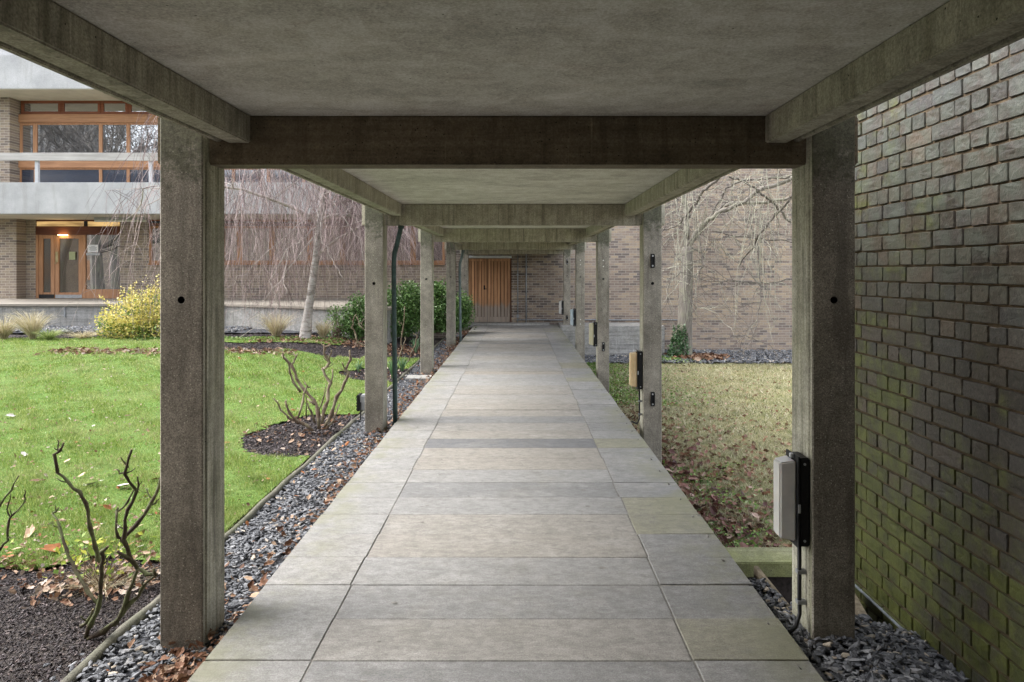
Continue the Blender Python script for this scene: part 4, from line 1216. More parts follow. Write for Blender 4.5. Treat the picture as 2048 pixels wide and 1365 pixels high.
for (px, py, s, k_) in [(185, 972, .062, 3), (247, 976, .058, 3), (312, 962, .05, 1), (163, 955, .03, 0), (215, 1019, .045, 1), (60, 1070, .05, 0), (48, 912, .05, 3), (135, 925, .045, 0), (278, 1078, .05, 0), (108, 1102, .06, 1), (35, 1105, .05, 0), (22, 838, .05, 3), (72, 965, .04, 2), (255, 838, .045, 2)]:
    d_ = 1.68 * F / (py - VY)
    drop_leaf(X_(px, d_), d_, zlf(X_(px, d_), d_) + 0.035, s, k_, 'large curled %s leaf lying on the near left lawn behind the pruned rose' % ['tan', 'rust red', 'dark brown', 'whitish'][k_], 'large leaves on the near left lawn')
# rust coloured leaves on the slate strip, thicker against the path
for q in range(118):
    y = 2.2 + (rl_.random() ** 1.7) * 10
    x = -1.33 - (rl_.random() ** 1.6) * 0.5
    k_ = rl_.choices([0, 1, 2], [3, 5, 1])[0]
    drop_leaf(x, y, 0.018, rl_.uniform(.014, .030), k_, 'curled %s leaf lying on the slate chippings left of the path' % ['tan', 'rust red', 'dark brown'][k_], 'leaves on the slate strip', 0.5)
# litter: too many to count
def litter(xy, zf, s0, s1, tint=None, tilt=0.5):
    n = len(xy)
    for t in range(0, 6, 2):
        ids = np.arange(t // 2, n, 3)
        tv, tf = leafT[t]
        pos = np.column_stack([xy[ids], zf(xy[ids, 0], xy[ids, 1]) + rng.uniform(0.005, 0.035, len(ids))])
        scatter('leaf_litter', tv, tf, pos, rng.uniform(s0, s1, len(ids)), tilt, M['leaf'], tint[ids] if tint is not None else None)
# right lawn: thick beside the path, thin further out
y = 5.6 + 11.9 * rng.random(6800) ** 1.35; x = 1.25 + rng.exponential(0.75, 6800)
keep = rng.random(6800) < np.clip(1.5 - (y - 5.6) / 7, 0.10, 1)
keep &= (x < 6) | (rng.random(6800) < .3)
litter(np.column_stack([x, y])[keep], zr, 0.018, 0.042, rng.random(keep.sum()) ** 1.6 * 0.85)
M['purple_leaf'] = leafmat('dark_purple_leaf', [(0.0, (0.045, 0.020, 0.018)), (0.4, (0.12, 0.050, 0.042)), (0.75, (0.24, 0.12, 0.095)), (1.0, (0.40, 0.29, 0.24))], 0.5, 0.1)
n_ = 750
yy_ = 5.6 + rng.random(n_) ** 1.7 * 4.2; xx_ = 1.28 + rng.exponential(0.45, n_)
for t in (0, 2, 4):
    ids = np.arange(t // 2, n_, 3)
    scatter('leaf_litter', leafT[t][0], leafT[t][1], np.column_stack([xx_[ids], yy_[ids], zr(xx_[ids], yy_[ids]) + rng.uniform(.02, .06, len(ids))]), rng.uniform(.026, .055, len(ids)), .6, M['purple_leaf'])
y = rng.uniform(5.6, 17.5, 2000); x = 1.3 + rng.random(2000) * (y * 0.5)
litter(np.column_stack([x, y]), zr, 0.014, 0.032, rng.random(2000) * 0.8)
# crumbs of leaf and clover through the left lawn
y = 3.9 + rng.random(2600) ** 1.4 * 11; x = XL - 0.05 - rng.random(2600) * (y * 0.80 - 1.3)
mk = ~bed_mask(x, y)
litter(np.column_stack([x, y])[mk], zl, 0.006, 0.016, 0.35 + .65 * rng.random(mk.sum()))
# round the foot of the right tree
tb = np.array([X_(1372, 19.2), 19.0])
litter(tb + rng.normal(0, [0.30, 0.32], (420, 2)) + [0.22, -0.30], lambda x, y: zr(x, y) + 0.08, 0.05, 0.09, rng.random(420) * 0.8)
# edge of the near flower bed
n_ = 330
xy = np.column_stack([rng.uniform(-4.2, -1.95, n_), 3.93 + rng.normal(0, 0.09, n_)])
litter(xy, lambda x, y: z_left(x, y) + 0.0, 0.009, 0.024, rng.random(n_))
n_ = 300
xy = np.column_stack([-2.28 + rng.normal(0, .20, n_), 3.68 + rng.normal(0, 0.10, n_)])
litter(xy, lambda x, y: z_left(x, y) + 0.01, 0.010, 0.026, rng.random(n_))
# at the foot of the near left column, and along the path edge
xy = np.column_stack([-1.42 + rng.normal(0, .07, 150), 2.86 + rng.normal(0, 0.12, 150)])
litter(xy[xy[:, 0] < -1.30], lambda x, y: 0 * x + 0.012, 0.011, 0.027, rng.random((xy[:, 0] < -1.30).sum()) ** 1.3 * .8)
n_ = 1500
y = 2.2 + rng.random(n_) ** 0.8 * 17.5
xy = np.column_stack([-1.31 - np.abs(rng.normal(0, 0.16, n_)), y])
litter(xy, lambda x, y: 0 * x - 0.004, 0.012, 0.028, rng.random(n_) * 0.8)
# birch bed, bush foot, far strip
n_ = 1100
xy = np.column_stack([rng.uniform(-5.5, -1.9, n_), 14.3 + rng.normal(0, 0.35, n_)])
litter(xy, z_left, 0.018, 0.04, rng.random(n_) * .8)
n_ = 700
xy = np.column_stack([rng.uniform(-8.5, -4.0, n_), 12.35 + rng.normal(0, 0.18, n_)])
litter(xy, z_left, 0.022, 0.05, rng.random(n_))
n_ = 500
xy = np.column_stack([rng.uniform(-3.0, -1.9, n_), rng.uniform(6.2, 12, n_)])
xy = xy[bed_mask(xy[:, 0], xy[:, 1])]
litter(xy, z_left, 0.014, 0.032, rng.random(len(xy)))

# small green groundcover
quad = np.array([[-.5, 0, 0], [0, -.38, .10], [.55, 0, 0], [0, .38, .10]]); quadf = np.array([[0, 1, 2], [0, 2, 3]])
M['green_leaf'] = leafmat('small_green_leaf', [(0.0, (0.05, 0.11, 0.02)), (0.5, (0.13, 0.24, 0.045)), (0.85, (0.24, 0.34, 0.08)), (1.0, (0.40, 0.46, 0.28))], 0.45, 0.25)
def cover(xy, zf, s0, s1, name='ground_ivy', mat='green_leaf'):
    n = len(xy)
    pos = np.column_stack([xy, zf(xy[:, 0], xy[:, 1]) + rng.uniform(0.01, 0.06, n)])
    return scatter(name, quad, quadf, pos, rng.uniform(s0, s1, n), 0.5, M[mat])
n_ = 5200
y = 5.6 + rng.random(n_) ** 1.6 * 3.0; x = 1.25 + np.abs(rng.normal(0.45, 0.5, n_))
m_ = (np.sin(x * 5 + y * 3) + np.sin(y * 7 - x * 2) + rng.normal(0, .6, n_)) > -0.2
cover(np.column_stack([x, y])[m_], zr, 0.02, 0.045)
n_ = 5200
y = rng.uniform(12, 17.8, n_); x = 1.3 + np.abs(rng.normal(0, 0.9, n_))
cover(np.column_stack([x, y]), zr, 0.03, 0.06)
y = 4.0 + rng.random(5000) ** 1.3 * 9; x = XL - 0.05 - rng.random(5000) * (y * 0.80 - 1.3)
mk = ~bed_mask(x, y) & ((lump(x, y, 3.1, 1.0, 5) + rng.normal(0, .3, 5000)) > .25)
cover(np.column_stack([x, y])[mk], zl, 0.008, 0.020, 'clover')
cover(tb + rng.normal(0, [0.30, 0.35], (1500, 2)) + [-0.55, -0.35], lambda x, y: zr(x, y) + .03, 0.05, 0.09)
cover(np.column_stack([rng.uniform(-8, -3.6, 1500), rng.uniform(14.0, 14.5, 1500)]), z_left, 0.03, 0.05)

# ================================================================== PLANTS
def shrub(name, label, cat, blobs, n, leaf, mat, stem_mat, base, clump=0.55, tint_fn=None, group=None, nst=14):
    """blobs: (x, y, z, rx, ry, rz); leaves spread through the crown in clumps"""
    root = tag(empty(name, base), label, cat, group)
    vol = np.array([b[3] * b[4] * b[5] for b in blobs]); pr = vol ** 0.75; pr /= pr.sum()
    ids = rng.choice(len(blobs), n, p=pr)
    B = np.array(blobs)[ids]
    # clump centres
    nc = max(20, n // 45)
    def inblob(Bb, power):
        v = rng.normal(0, 1, (len(Bb), 3)); v /= np.linalg.norm(v, axis=1)[:, None]
        r = rng.random(len(Bb)) ** power
        return Bb[:, :3] + v * r[:, None] * Bb[:, 3:], v
    cid = rng.choice(len(blobs), nc, p=pr)
    cen, _ = inblob(np.array(blobs)[cid], 0.30)
    pick = rng.integers(0, nc, n)
    pc = cen[pick] + rng.normal(0, 1, (n, 3)) * (0.055 + 0.03 * rng.random((n, 1))) * (1.4 if leaf > .05 else 1)
    pf, _ = inblob(B, 0.35)
    use = rng.random(n) < clump
    pos = np.where(use[:, None], pc, pf)
    pos = pos[pos[:, 2] > base[2] - 0.02]
    n = len(pos)
    ct = rng.random(nc)[pick[:n]]
    tint = np.clip(0.55 * ct + 0.45 * rng.random(n), 0, 1)
    if tint_fn is not None: tint = tint_fn(pos, tint)
    s = leaf * rng.uniform(.6, 1.3, n)
    o = scatter('foliage', quad, quadf, pos, s, 0.75, mat, tint, None, root)
    mb = MB()
    for q in range(nst):
        c_ = cen[rng.integers(0, nc)]
        b0 = Vector(base) + Vector((rng.normal(0, .06), rng.normal(0, .06), -0.03))
        e = Vector(c_); mid = b0.lerp(e, .5) + Vector((rng.normal(0, .05), rng.normal(0, .05), .06))
        mb.tube([b0, mid, e], [.014, .009, .003], 5)
    mb.build('stem', stem_mat, root)
    return root
M['twig'] = plain('brown_twig', (0.16, 0.115, 0.085), 0.85, 0, 0.35, 40)
M['var_leaf'] = leafmat('variegated_leaf', [(0.0, (0.06, 0.13, 0.03)), (0.2, (0.18, 0.27, 0.06)), (0.42, (0.55, 0.50, 0.13)), (0.75, (0.74, 0.63, 0.22)), (1.0, (0.82, 0.74, 0.42))], 0.45, 0.25)
M['ever_leaf'] = leafmat('evergreen_leaf', [(0.0, (0.03, 0.07, 0.02)), (0.45, (0.095, 0.19, 0.05)), (0.8, (0.19, 0.30, 0.10)), (1.0, (0.38, 0.48, 0.34))], 0.35, 0.15)
def at(px, py, d): return tuple(P(px, py, d))
# yellow variegated shrub
D = 14.6
def blob(px, py, rpx, rpy, d, ry=None):
    p = P(px, py, d); rx = rpx * d / F; rz = rpy * d / F
    return (p.x, p.y, p.z, rx, ry if ry else rx * 0.8, rz)
def ytint(pos, t):
    low = (pos[:, 2] < 0.62)
    patch_ = np.sin(pos[:, 0] * 9 + pos[:, 2] * 7) + np.cos(pos[:, 2] * 11 - pos[:, 0] * 5) > 1.0
    g = rng.random(len(pos)) < np.where(low, 0.36, 0.12) + .45 * patch_
    return np.where(g, t * 0.3, 0.30 + 0.62 * t)
bl_ = [blob(268, 625, 62, 42, D), blob(300, 610, 45, 42, D), blob(240, 650, 44, 30, D), blob(300, 655, 70, 24, D), blob(350, 625, 60, 48, D), blob(218, 668, 24, 12, D)]
sh = shrub('variegated_shrub', 'yellow and green variegated shrub behind the near left column, below the terrace', 'shrub', [(b[0], b[1], b[2] - .07, b[3], b[4], b[5] * .93) for b in bl_], 9800, 0.050, M['var_leaf'], M['twig'], (X_(285, D), D, 0.25), 0.78, ytint)
# its long shoots
mb = MB(); pts_ = []
for (a_, b_, c_) in [((262, 610), (280, 585), (296, 553)), ((285, 600), (300, 580), (318, 560)), ((240, 600), (243, 585), (246, 575)), ((262, 590), (265, 575), (268, 563)), ((225, 625), (210, 602), (200, 592)), ((300, 590), (312, 570), (322, 548))]:
    tri = [P(*a_, D), P(*b_, D - .1), P(*c_, D - .15)]
    mb.tube(tri, [.008, .005, .003], 4)
    for t_ in np.linspace(0, 1, 26):
        q_ = tri[0].lerp(tri[1], t_ * 2) if t_ < .5 else tri[1].lerp(tri[2], t_ * 2 - 1)
        pts_.append(tuple(q_ + Vector((rnd.gauss(0, .03), rnd.gauss(0, .03), rnd.gauss(0, .02)))))
mb.build('long_shoot', M['twig'], sh)
scatter('shoot_leaves', quad, quadf, np.array(pts_), rng.uniform(.03, .055, len(pts_)), 0.8, M['var_leaf'], 0.5 + 0.5 * rng.random(len(pts_)), None, sh)

# dark evergreen bushes behind the left columns
def bush(label, bl_, n, leaf, px, d, name='evergreen_bush', mat='ever_leaf', z=.18):
    return shrub(name, label, 'bush', bl_, n, leaf, M[mat], M['twig'], (X_(px, d), d, z), .55, None, 'evergreen bushes by the left columns')
bush('low dark evergreen bush nearest the weeping birch, left of the second left column', [blob(722, 632, 38, 45, 15.2), blob(745, 625, 30, 40, 15.4), blob(712, 655, 32, 22, 15.1)], 5200, .06, 725, 15.2)
bush('tall evergreen bush between the second and third left columns', [blob(800, 625, 48, 55, 16.2), blob(818, 600, 36, 40, 16.3), blob(790, 650, 50, 30, 16)], 9000, .06, 800, 16.2)
bush('bright topped evergreen bush right of the third left column', [blob(872, 620, 40, 52, 17.2), blob(885, 640, 35, 40, 17.1), blob(868, 595, 26, 32, 17.2)], 7500, .06, 875, 17.1)
bush('far evergreen bush leaning round the farthest left column beside the doors', [blob(918, 628, 24, 32, 17.6), blob(928, 612, 14, 24, 17.8)], 3600, .055, 915, 17.6)
shrub('sparse_shrub', 'thin small-leaved grey green shrub between the birch trunk and the dark bush', 'shrub', [blob(672, 650, 26, 38, 14.9), blob(665, 625, 14, 14, 14.9), blob(690, 665, 20, 22, 14.9)], 900, .045, M['ever_leaf'], M['twig'], (X_(675, 14.9), 14.9, .2), .5, lambda p, t: .4 + .5 * t, None, 34)

# ornamental grasses
M['straw'] = leafmat('straw_blade', [(0.0, (0.30, 0.24, 0.13)), (0.5, (0.50, 0.43, 0.28)), (1.0, (0.68, 0.62, 0.46))], 0.6, 0.2)
M['straw_green'] = leafmat('green_straw_blade', [(0.0, (0.16, 0.24, 0.07)), (0.5, (0.30, 0.38, 0.12)), (1.0, (0.50, 0.50, 0.25))], 0.6, 0.2)
def tuft(name, label, cat, px, py, d, rad, h, n, mat, lean=(0, 0), wid=.004, group=None):
    b = P(px, py, d); b.z = zlf(b.x, b.y)
    root = tag(empty(name, b), label, cat, group)
    Vv, Ff, Tt = [], [], []
    for q in range(n):
        a = rnd.uniform(0, 6.283); sp = rad * 2.1 * rnd.random() ** .6; hh = h * rnd.uniform(.55, 1.05)
        tx, ty = math.cos(a) * sp + lean[0] * hh, math.sin(a) * sp + lean[1] * hh
        bx_, by_ = math.cos(a) * rad * .15 * rnd.random(), math.sin(a) * rad * .15 * rnd.random()
        w_ = wid * rnd.uniform(.6, 1.2); t = rnd.random()
        wa = rnd.uniform(0, 3.14); wx, wy = math.cos(wa), math.sin(wa)
        n0 = len(Vv); drop = rnd.uniform(0, .35) * hh
        for s in range(6):
            u = s / 5
            x = b.x + bx_ + (tx - bx_) * u ** 1.3; y = b.y + by_ + (ty - by_) * u ** 1.3; z = b.z + hh * math.sin(u * 1.5) - drop * u ** 4
            ww = w_ * (1 - u * .85)
            Vv += [(x + wx * ww, y + wy * ww, z), (x - wx * ww, y - wy * ww, z)]; Tt += [t, t]
        for s in range(5): Ff.append((n0 + 2*s, n0 + 2*s + 1, n0 + 2*s + 3, n0 + 2*s + 2))
    npmesh('blades', np.array(Vv), np.array(Ff), mat, root, np.array(Tt))
    return root
G1 = 'ornamental grasses along the far left bed'
tuft('ornamental_grass', 'rust-based straw grass clump at the left edge of the photo', 'grass clump', 8, 680, 14.3, .30, .50, 420, M['straw'], (0, 0), .005)
tuft('ornamental_grass', 'tall pale feathery straw grass clump leaning left, below the terrace', 'grass clump', 66, 682, 14.3, .34, .66, 520, M['straw'], (-.18, 0), .005)
tuft('ornamental_grass', 'small green tipped grass mound right of the tall straw clump', 'grass clump', 98, 682, 14.1, .24, .26, 330, M['straw_green'], (.10, 0), .005)
tuft('brown_plant', 'low dried brown plant between the grass mound and the yellow shrub', 'plant', 168, 682, 14.4, .36, .20, 240, M['straw'], (0, 0), .006)
tuft('ornamental_grass', 'upright straw grass clump left of the birch trunk', 'grass clump', 553, 690, 14.6, .34, .62, 420, M['straw'], (0, 0), .005)
tuft('ornamental_grass', 'short straw grass clump just right of the birch trunk', 'grass clump', 646, 690, 14.4, .18, .46, 300, M['straw'], (.05, 0), .005)
M['daff'] = leafmat('daffodil_blade', [(0.0, (0.07, 0.15, 0.06)), (0.6, (0.14, 0.25, 0.12)), (1.0, (0.26, 0.36, 0.22))], 0.4, 0.15)
def daff(px, py, d, h, lab): tuft('daffodil_clump', lab, 'daffodils', px, py, d, .09, h, 46, M['daff'], (0, 0), .0085)
daff(719, 742, 11.3, .20, 'short daffodil leaves left of the second left column')
daff(805, 735, 11.6, .27, 'leafy daffodil clump right of the near drain pipe')
daff(786, 750, 10.8, .34, 'tall daffodil leaves just left of the near drain pipe')
daff(831, 693, 14.2, .34, 'farthest daffodil clump, left of the third left column')

# pruned roses -------------------------------------------------------------
rm = NM('rose_bark', 0.75, 0.3)
rm.color(rm.mix(rm.step(rm.noise(9, 5, 0.65), 0.42, 0.62), (0.055, 0.038, 0.026), (0.11, 0.125, 0.055)))
rm.bump(rm.noise(70, 4, 0.7), 0.8, 0.004)
M['rose'] = rm.mat
rm2 = NM('pale_rose_bark', 0.8, 0.3)
rm2.color(rm2.mix(rm2.step(rm2.noise(12, 5, 0.65), 0.42, 0.62), (0.12, 0.085, 0.06), (0.22, 0.19, 0.13)))
rm2.bump(rm2.noise(70, 4, 0.7), 0.8, 0.004)
M['rose2'] = rm2.mat
def rose(label, ox, oy, sc, d, branches, mat, rs, seed, base_z=None, spread=.18, thorn=True):
    """branches traced as (x, y) knee points; each bends in depth as well"""
    rr = random.Random(seed)
    bx0, by0 = branches[0][1][0]
    b = P(ox + bx0 / sc, oy + by0 / sc, d)
    root = tag(empty('rose_bush', (b.x, b.y, zlf(b.x, b.y))), label, 'rose bush', 'pruned rose bushes along the garden edge')
    done = {}
    for bi, (r0, pts) in enumerate(branches):
        dirn = rr.uniform(-spread, spread)
        P3 = []
        key0 = pts[0]
        start = min(done, key=lambda k_: (k_[0]-key0[0])**2 + (k_[1]-key0[1])**2) if done else None
        dd0 = done[start] if start and (start[0]-key0[0])**2 + (start[1]-key0[1])**2 < 900 else d
        tot = 0
        for i, (x, y) in enumerate(pts):
            if i: tot += math.hypot(x - pts[i-1][0], y - pts[i-1][1]) / sc
            dd = dd0 + dirn * min(1, tot * d / F / 0.5)
            done[(x, y)] = dd
            P3.append(P(ox + x / sc, oy + y / sc, dd))
        # resample with a few wiggles and knobs at the knees
        Q, Rr = [], []
        tl = len(P3) - 1
        for i in range(tl):
            n_ = max(2, int((P3[i+1] - P3[i]).length / (0.035 * d / 3.2)))
            for s in range(n_):
                u = s / n_
                p = P3[i].lerp(P3[i+1], u)
                if s: p += Vector((rr.gauss(0, 1), rr.gauss(0, 1), rr.gauss(0, 1))) * 0.0032 * d / 3.2
                f = (i + u) / tl
                r = 0.84 * r0 * (1 - 0.42 * f) * (1.42 if (s == 0 and 0 < i) else 1.0) * rr.uniform(.88, 1.12)
                Q.append(p); Rr.append(r)
        Q.append(P3[-1]); Rr.append(r0 * .5)
        mb = MB(); mb.tube(Q, Rr, 8)
        dv_ = (Q[-1] - Q[-2]).normalized(); mb.tube([Q[-1] - dv_ * .001, Q[-1] + dv_ * .0025], [Rr[-1] * .92, Rr[-1] * .86], 8, 1)
        if thorn:
            for i in range(1, len(Q) - 1):
                if rr.random() < .75:
                    v = Vector((rr.gauss(0, 1), rr.gauss(0, 1), rr.gauss(0, .5))).normalized()
                    mb.tube([Q[i] + v * Rr[i] * .6, Q[i] + v * (Rr[i] + .008 * d / 3.2)], [Rr[i] * .35, .0006], 4)
        for i in range(2, len(Q) - 1):      # short side spurs
            if rr.random() < .16:
                v = Vector((rr.gauss(0, 1), rr.gauss(0, .6), abs(rr.gauss(.6, .6)))).normalized()
                L_ = rr.uniform(.018, .05) * (d / 3.2) ** .8
                e1 = Q[i] + v * (Rr[i] + L_ * .5); e2 = e1 + (v + Vector((0, 0, .5))).normalized() * L_ * .5
                mb.tube([Q[i], e1, e2], [Rr[i] * .45, Rr[i] * .34, Rr[i] * .26], 6)
        mb.build('cane', [mat, M['straw']], root, 0, 2, True)
    return root
R1 = [(.0125, [(430, 1140), (452, 1080), (495, 980), (505, 860), (510, 710), (540, 685)]),
      (.0095, [(495, 975), (440, 910), (375, 800), (335, 700), (300, 590), (262, 520)]), (.006, [(266, 520), (280, 510), (294, 490)]),
      (.0105, [(503, 765), (490, 750), (478, 690), (452, 590), (432, 470), (400, 410), (345, 365), (283, 312)]),
      (.0085, [(290, 312), (272, 222), (300, 205), (320, 165)]), (.004, [(292, 208), (292, 175), (289, 150)]),
      (.0145, [(440, 1145), (520, 1110), (580, 1065), (612, 1020), (640, 930), (690, 795)]),
      (.0115, [(690, 795), (640, 740), (588, 708)]), (.0105, [(690, 790), (650, 740), (620, 655), (622, 640), (640, 500), (685, 405), (625, 320), (660, 200)]),
      (.005, [(625, 322), (600, 320), (585, 298)]), (.005, [(642, 290), (630, 270), (605, 238)]), (.0055, [(684, 405), (696, 375), (690, 335)]),
      (.0075, [(612, 660), (592, 640), (586, 500), (592, 488)]), (.0055, [(592, 508), (640, 460), (672, 400)]),
      (.0095, [(615, 645), (680, 580), (752, 475), (800, 375), (815, 320)]), (.005, [(752, 478), (780, 468), (800, 445)]), (.0045, [(758, 440), (740, 415), (728, 393)]),
      (.0105, [(690, 795), (735, 825), (780, 825), (772, 795)]), (.0115, [(610, 1030), (655, 965), (715, 890), (780, 830)]),
      (.0105, [(405, 1085), (438, 1060), (466, 1000)])]
rose('large pruned rose with bare thorny canes in the near dark flower bed', 0, 820, 2.504, 3.17, R1, M['rose'], 1, 31)
R0 = [(.0075, [(-60, 760), (0, 700), (40, 655), (55, 640)]), (.0065, [(40, 655), (45, 560), (60, 530), (118, 470)]), (.004, [(118, 470), (122, 430), (124, 400)]), (.0045, [(55, 540), (42, 520), (36, 500)]),
      (.006, [(-70, 560), (0, 480), (60, 400), (95, 330)]), (.004, [(35, 500), (42, 470), (55, 420)])]
rose('thin rose canes entering the photo at its left edge', 0, 820, 2.504, 3.4, [(.009, [(-150, 1080), (-110, 900), (-60, 760)])] + R0, M['rose'], 1, 5)
R2 = [(.019, [(830, 1170), (700, 1085), (620, 1010), (583, 900)]), (.013, [(700, 1105), (620, 1060), (540, 980), (478, 878)]),
      (.013, [(692, 1055), (740, 900), (778, 768), (755, 740)]), (.009, [(780, 775), (795, 780), (805, 768)]),
      (.022, [(885, 1150), (872, 1000), (840, 900), (740, 790), (680, 700), (640, 590), (618, 562), (550, 490)]), (.013, [(640, 575), (660, 540), (690, 480)]), (.009, [(680, 510), (662, 490), (645, 460)]),
      (.015, [(845, 930), (780, 880)]), (.015, [(720, 820), (652, 730), (620, 640), (610, 560), (558, 470)]),
      (.020, [(908, 1100), (935, 950), (960, 850), (985, 740), (915, 612), (975, 560), (940, 500), (935, 430), (923, 400)]), (.010, [(935, 435), (960, 415), (985, 400)]),
      (.013, [(987, 740), (1003, 620)]), (.011, [(975, 560), (972, 510), (992, 455)]),
      (.020, [(930, 1130), (990, 1030), (1040, 860), (1112, 730), (1145, 650), (1120, 620), (1165, 530), (1155, 450)]), (.012, [(1120, 625), (1090, 560)]),
      (.015, [(950, 1150), (1010, 1080), (1062, 935)]), (.009, [(880, 980), (920, 880), (945, 745)]), (.010, [(770, 1050), (765, 850)]), (.014, [(850, 1100), (810, 990), (780, 920)])]
rose('wide bare pruned rose in the small round soil bed left of the second left column', 440, 600, 4.452, 7.15, R2, M['rose2'], 1, 9, spread=.3)
R3 = [(.016, [(1285, 410), (1228, 382), (1205, 300), (1170, 250), (1182, 190), (1215, 130)]), (.012, [(1290, 270), (1240, 225), (1215, 150)]), (.008, [(1225, 215), (1260, 210), (1285, 240)])]
rose('pale bare rose canes just left of the second left column before the dark bush', 440, 600, 4.452, 11.2, R3, M['rose2'], 1, 12)
R4 = [(.015, [(1590, 610), (1570, 570), (1625, 430), (1612, 400), (1625, 280), (1645, 60)]), (.009, [(1625, 230), (1600, 215), (1590, 190)]), (.012, [(1600, 610), (1680, 540), (1742, 400), (1755, 320), (1720, 300)]),
      (.009, [(1590, 600), (1525, 530), (1495, 460)]), (.008, [(1625, 430), (1640, 380), (1645, 330)])]
rose('tall pale rose canes beside the near drain pipe, before the tall bush', 440, 600, 4.452, 11.7, R4, M['rose2'], 1, 14)
# little green weed leaves in the bed under the near rose
n_ = 150
pos = np.column_stack([-2.28 + rng.normal(0, .13, n_), 3.72 + rng.normal(0, .07, n_), rng.uniform(.03, .27, n_)])
wr = tag(empty('weed', (-2.28, 3.72, 0)), 'yellow green leafy weed growing behind the near rose at the lawn edge', 'weed')
M['weed'] = leafmat('weed_leaf', [(0.0, (0.10, 0.20, 0.04)), (0.5, (0.28, 0.38, 0.06)), (1.0, (0.52, 0.52, 0.08))], 0.45, 0.3)
scatter('leaves', quad, quadf, pos, rng.uniform(.022, .045, n_), 0.6, M['weed'], None, None, wr)
mb = MB()
for q in range(26):
    b0 = Vector((-2.28 + rnd.gauss(0, .05), 3.72 + rnd.gauss(0, .03), -.01)); e = b0 + Vector((rnd.gauss(0, .12), rnd.gauss(0, .06), rnd.uniform(.1, .27)))
    mb.tube([b0, b0.lerp(e, .5) + Vector((0, 0, .03)), e], [.0022, .0018, .001], 4)
mb.build('stem', M['twig'], wr)
tuft('dry_grass_tuft', 'small dried grass tuft among leaves at the foot of the near rose', 'grass tuft', 205, 1175, 3.62, .17, .13, 130, M['straw'], (.1, 0), .0016)

# ================================================================== TREES
barkr = NM('grey_brown_bark', 0.9)
bb_ = barkr.noise(1.0, 6, 0.7, barkr.pos((22, 22, 3.0)), .5)
barkr.color(barkr.mix(barkr.math('MULTIPLY', barkr.step(barkr.noise(2.0, 5, .6), .45, .65), .35), barkr.ramp(bb_, [(0.3, (0.12, 0.105, 0.088)), (0.7, (0.29, 0.265, 0.235))]), (0.27, 0.29, 0.18)))
barkr.bump(bb_, 0.8, 0.02)
M['bark_r'] = barkr.mat
barkb = NM('birch_bark', 0.8)
b2_ = barkb.noise(1.0, 5, 0.65, barkb.pos((5, 5, 14)), .8)
barkb.color(barkb.ramp(b2_, [(0.30, (0.11, 0.095, 0.085)), (0.46, (0.31, 0.28, 0.26)), (0.7, (0.50, 0.47, 0.45))]))
barkb.bump(b2_, 0.5, 0.01)
M['bark_b'] = barkb.mat
M['dark_twig'] = plain('dark_purple_twig', (0.13, 0.085, 0.085), 0.8, 0, 0.3, 6)
M['purple_twig'] = plain('purple_grey_twig', (0.36, 0.28, 0.27), 0.8, 0, 0.3, 6)
M['grey_twig'] = plain('grey_lichen_twig', (0.30, 0.29, 0.23), 0.8, 0, 0.35, 5)
M['dark_limb'] = plain('dark_limb', (0.13, 0.115, 0.10), 0.85, 0, 0.4, 8)

rt = random.Random(77)
M['twig_l'] = plain('pale_limb', (0.36, 0.32, 0.29), 0.85, 0, 0.35, 12)
def wander(p, dirn, L, n, wob, grav=0.0):
    pts = [Vector(p)]; v = Vector(dirn).normalized()
    for i in range(n):
        v = (v + Vector((rt.gauss(0, wob), rt.gauss(0, wob), rt.gauss(0, wob) - grav))).normalized()
        pts.append(pts[-1] + v * (L / n))
    return pts
def along(pts, u):
    f = u * (len(pts) - 1); i = min(int(f), len(pts) - 2)
    return pts[i].lerp(pts[i+1], f - i)

# --- weeping birch: arching limbs and curtains of hanging twigs
DB = 14.3
bb0 = P(610, 690, DB)
birch = tag(empty('weeping_birch', (bb0.x, bb0.y, 0.2)), 'weeping birch with pale trunk and curtains of purple twigs before the glazed building', 'tree')
trunk = [Vector((bb0.x - .02, DB, 0.05)), P(610, 680, DB), P(617, 620, DB), P(626, 560, DB), P(634, 500, DB), P(640, 440, DB), P(650, 380, DB), P(662, 300, DB), P(668, 200, DB), P(672, 90, DB)]
MB().tube(trunk, [.22, .13, .085, .075, .07, .066, .062, .055, .045, .03], 14).build('trunk', M['bark_b'], birch, 0, 2, True)
mbl, mbt = MB(), MB()
limbs = []
for q in range(30):
    z0 = rt.uniform(.42, .98)
    p0 = along(trunk, z0)
    a = rt.uniform(0, 6.283)
    if q < 14: a = rt.choice([math.pi, 0, math.pi * .9, -.15, math.pi * 1.15, .2]) + rt.gauss(0, .25)
    L = rt.uniform(2.2, 4.0) * (1.15 if math.cos(a) < 0 else .75)
    pts = [p0]; v = Vector((math.cos(a), math.sin(a) * .8, rt.uniform(.5, 1.1))).normalized()
    for i in range(12):
        v = (v + Vector((rt.gauss(0, .12), rt.gauss(0, .12), rt.gauss(0, .08) - .13))).normalized()
        pts.append(pts[-1] + v * L / 12)
    mbl.tube(pts, [max(.006, .042 * (1 - i / 13)) for i in range(13)], 6); limbs.append(pts)
    for s in range(5):
        st = along(pts, rt.uniform(.3, .95)); sp = wander(st, (rt.gauss(0, 1), rt.gauss(0, .8), .3), rt.uniform(.5, 1.3), 7, .22, .14)
        mbl.tube(sp, [max(.003, .012 * (1 - i / 8)) for i in range(8)], 4); limbs.append(sp)
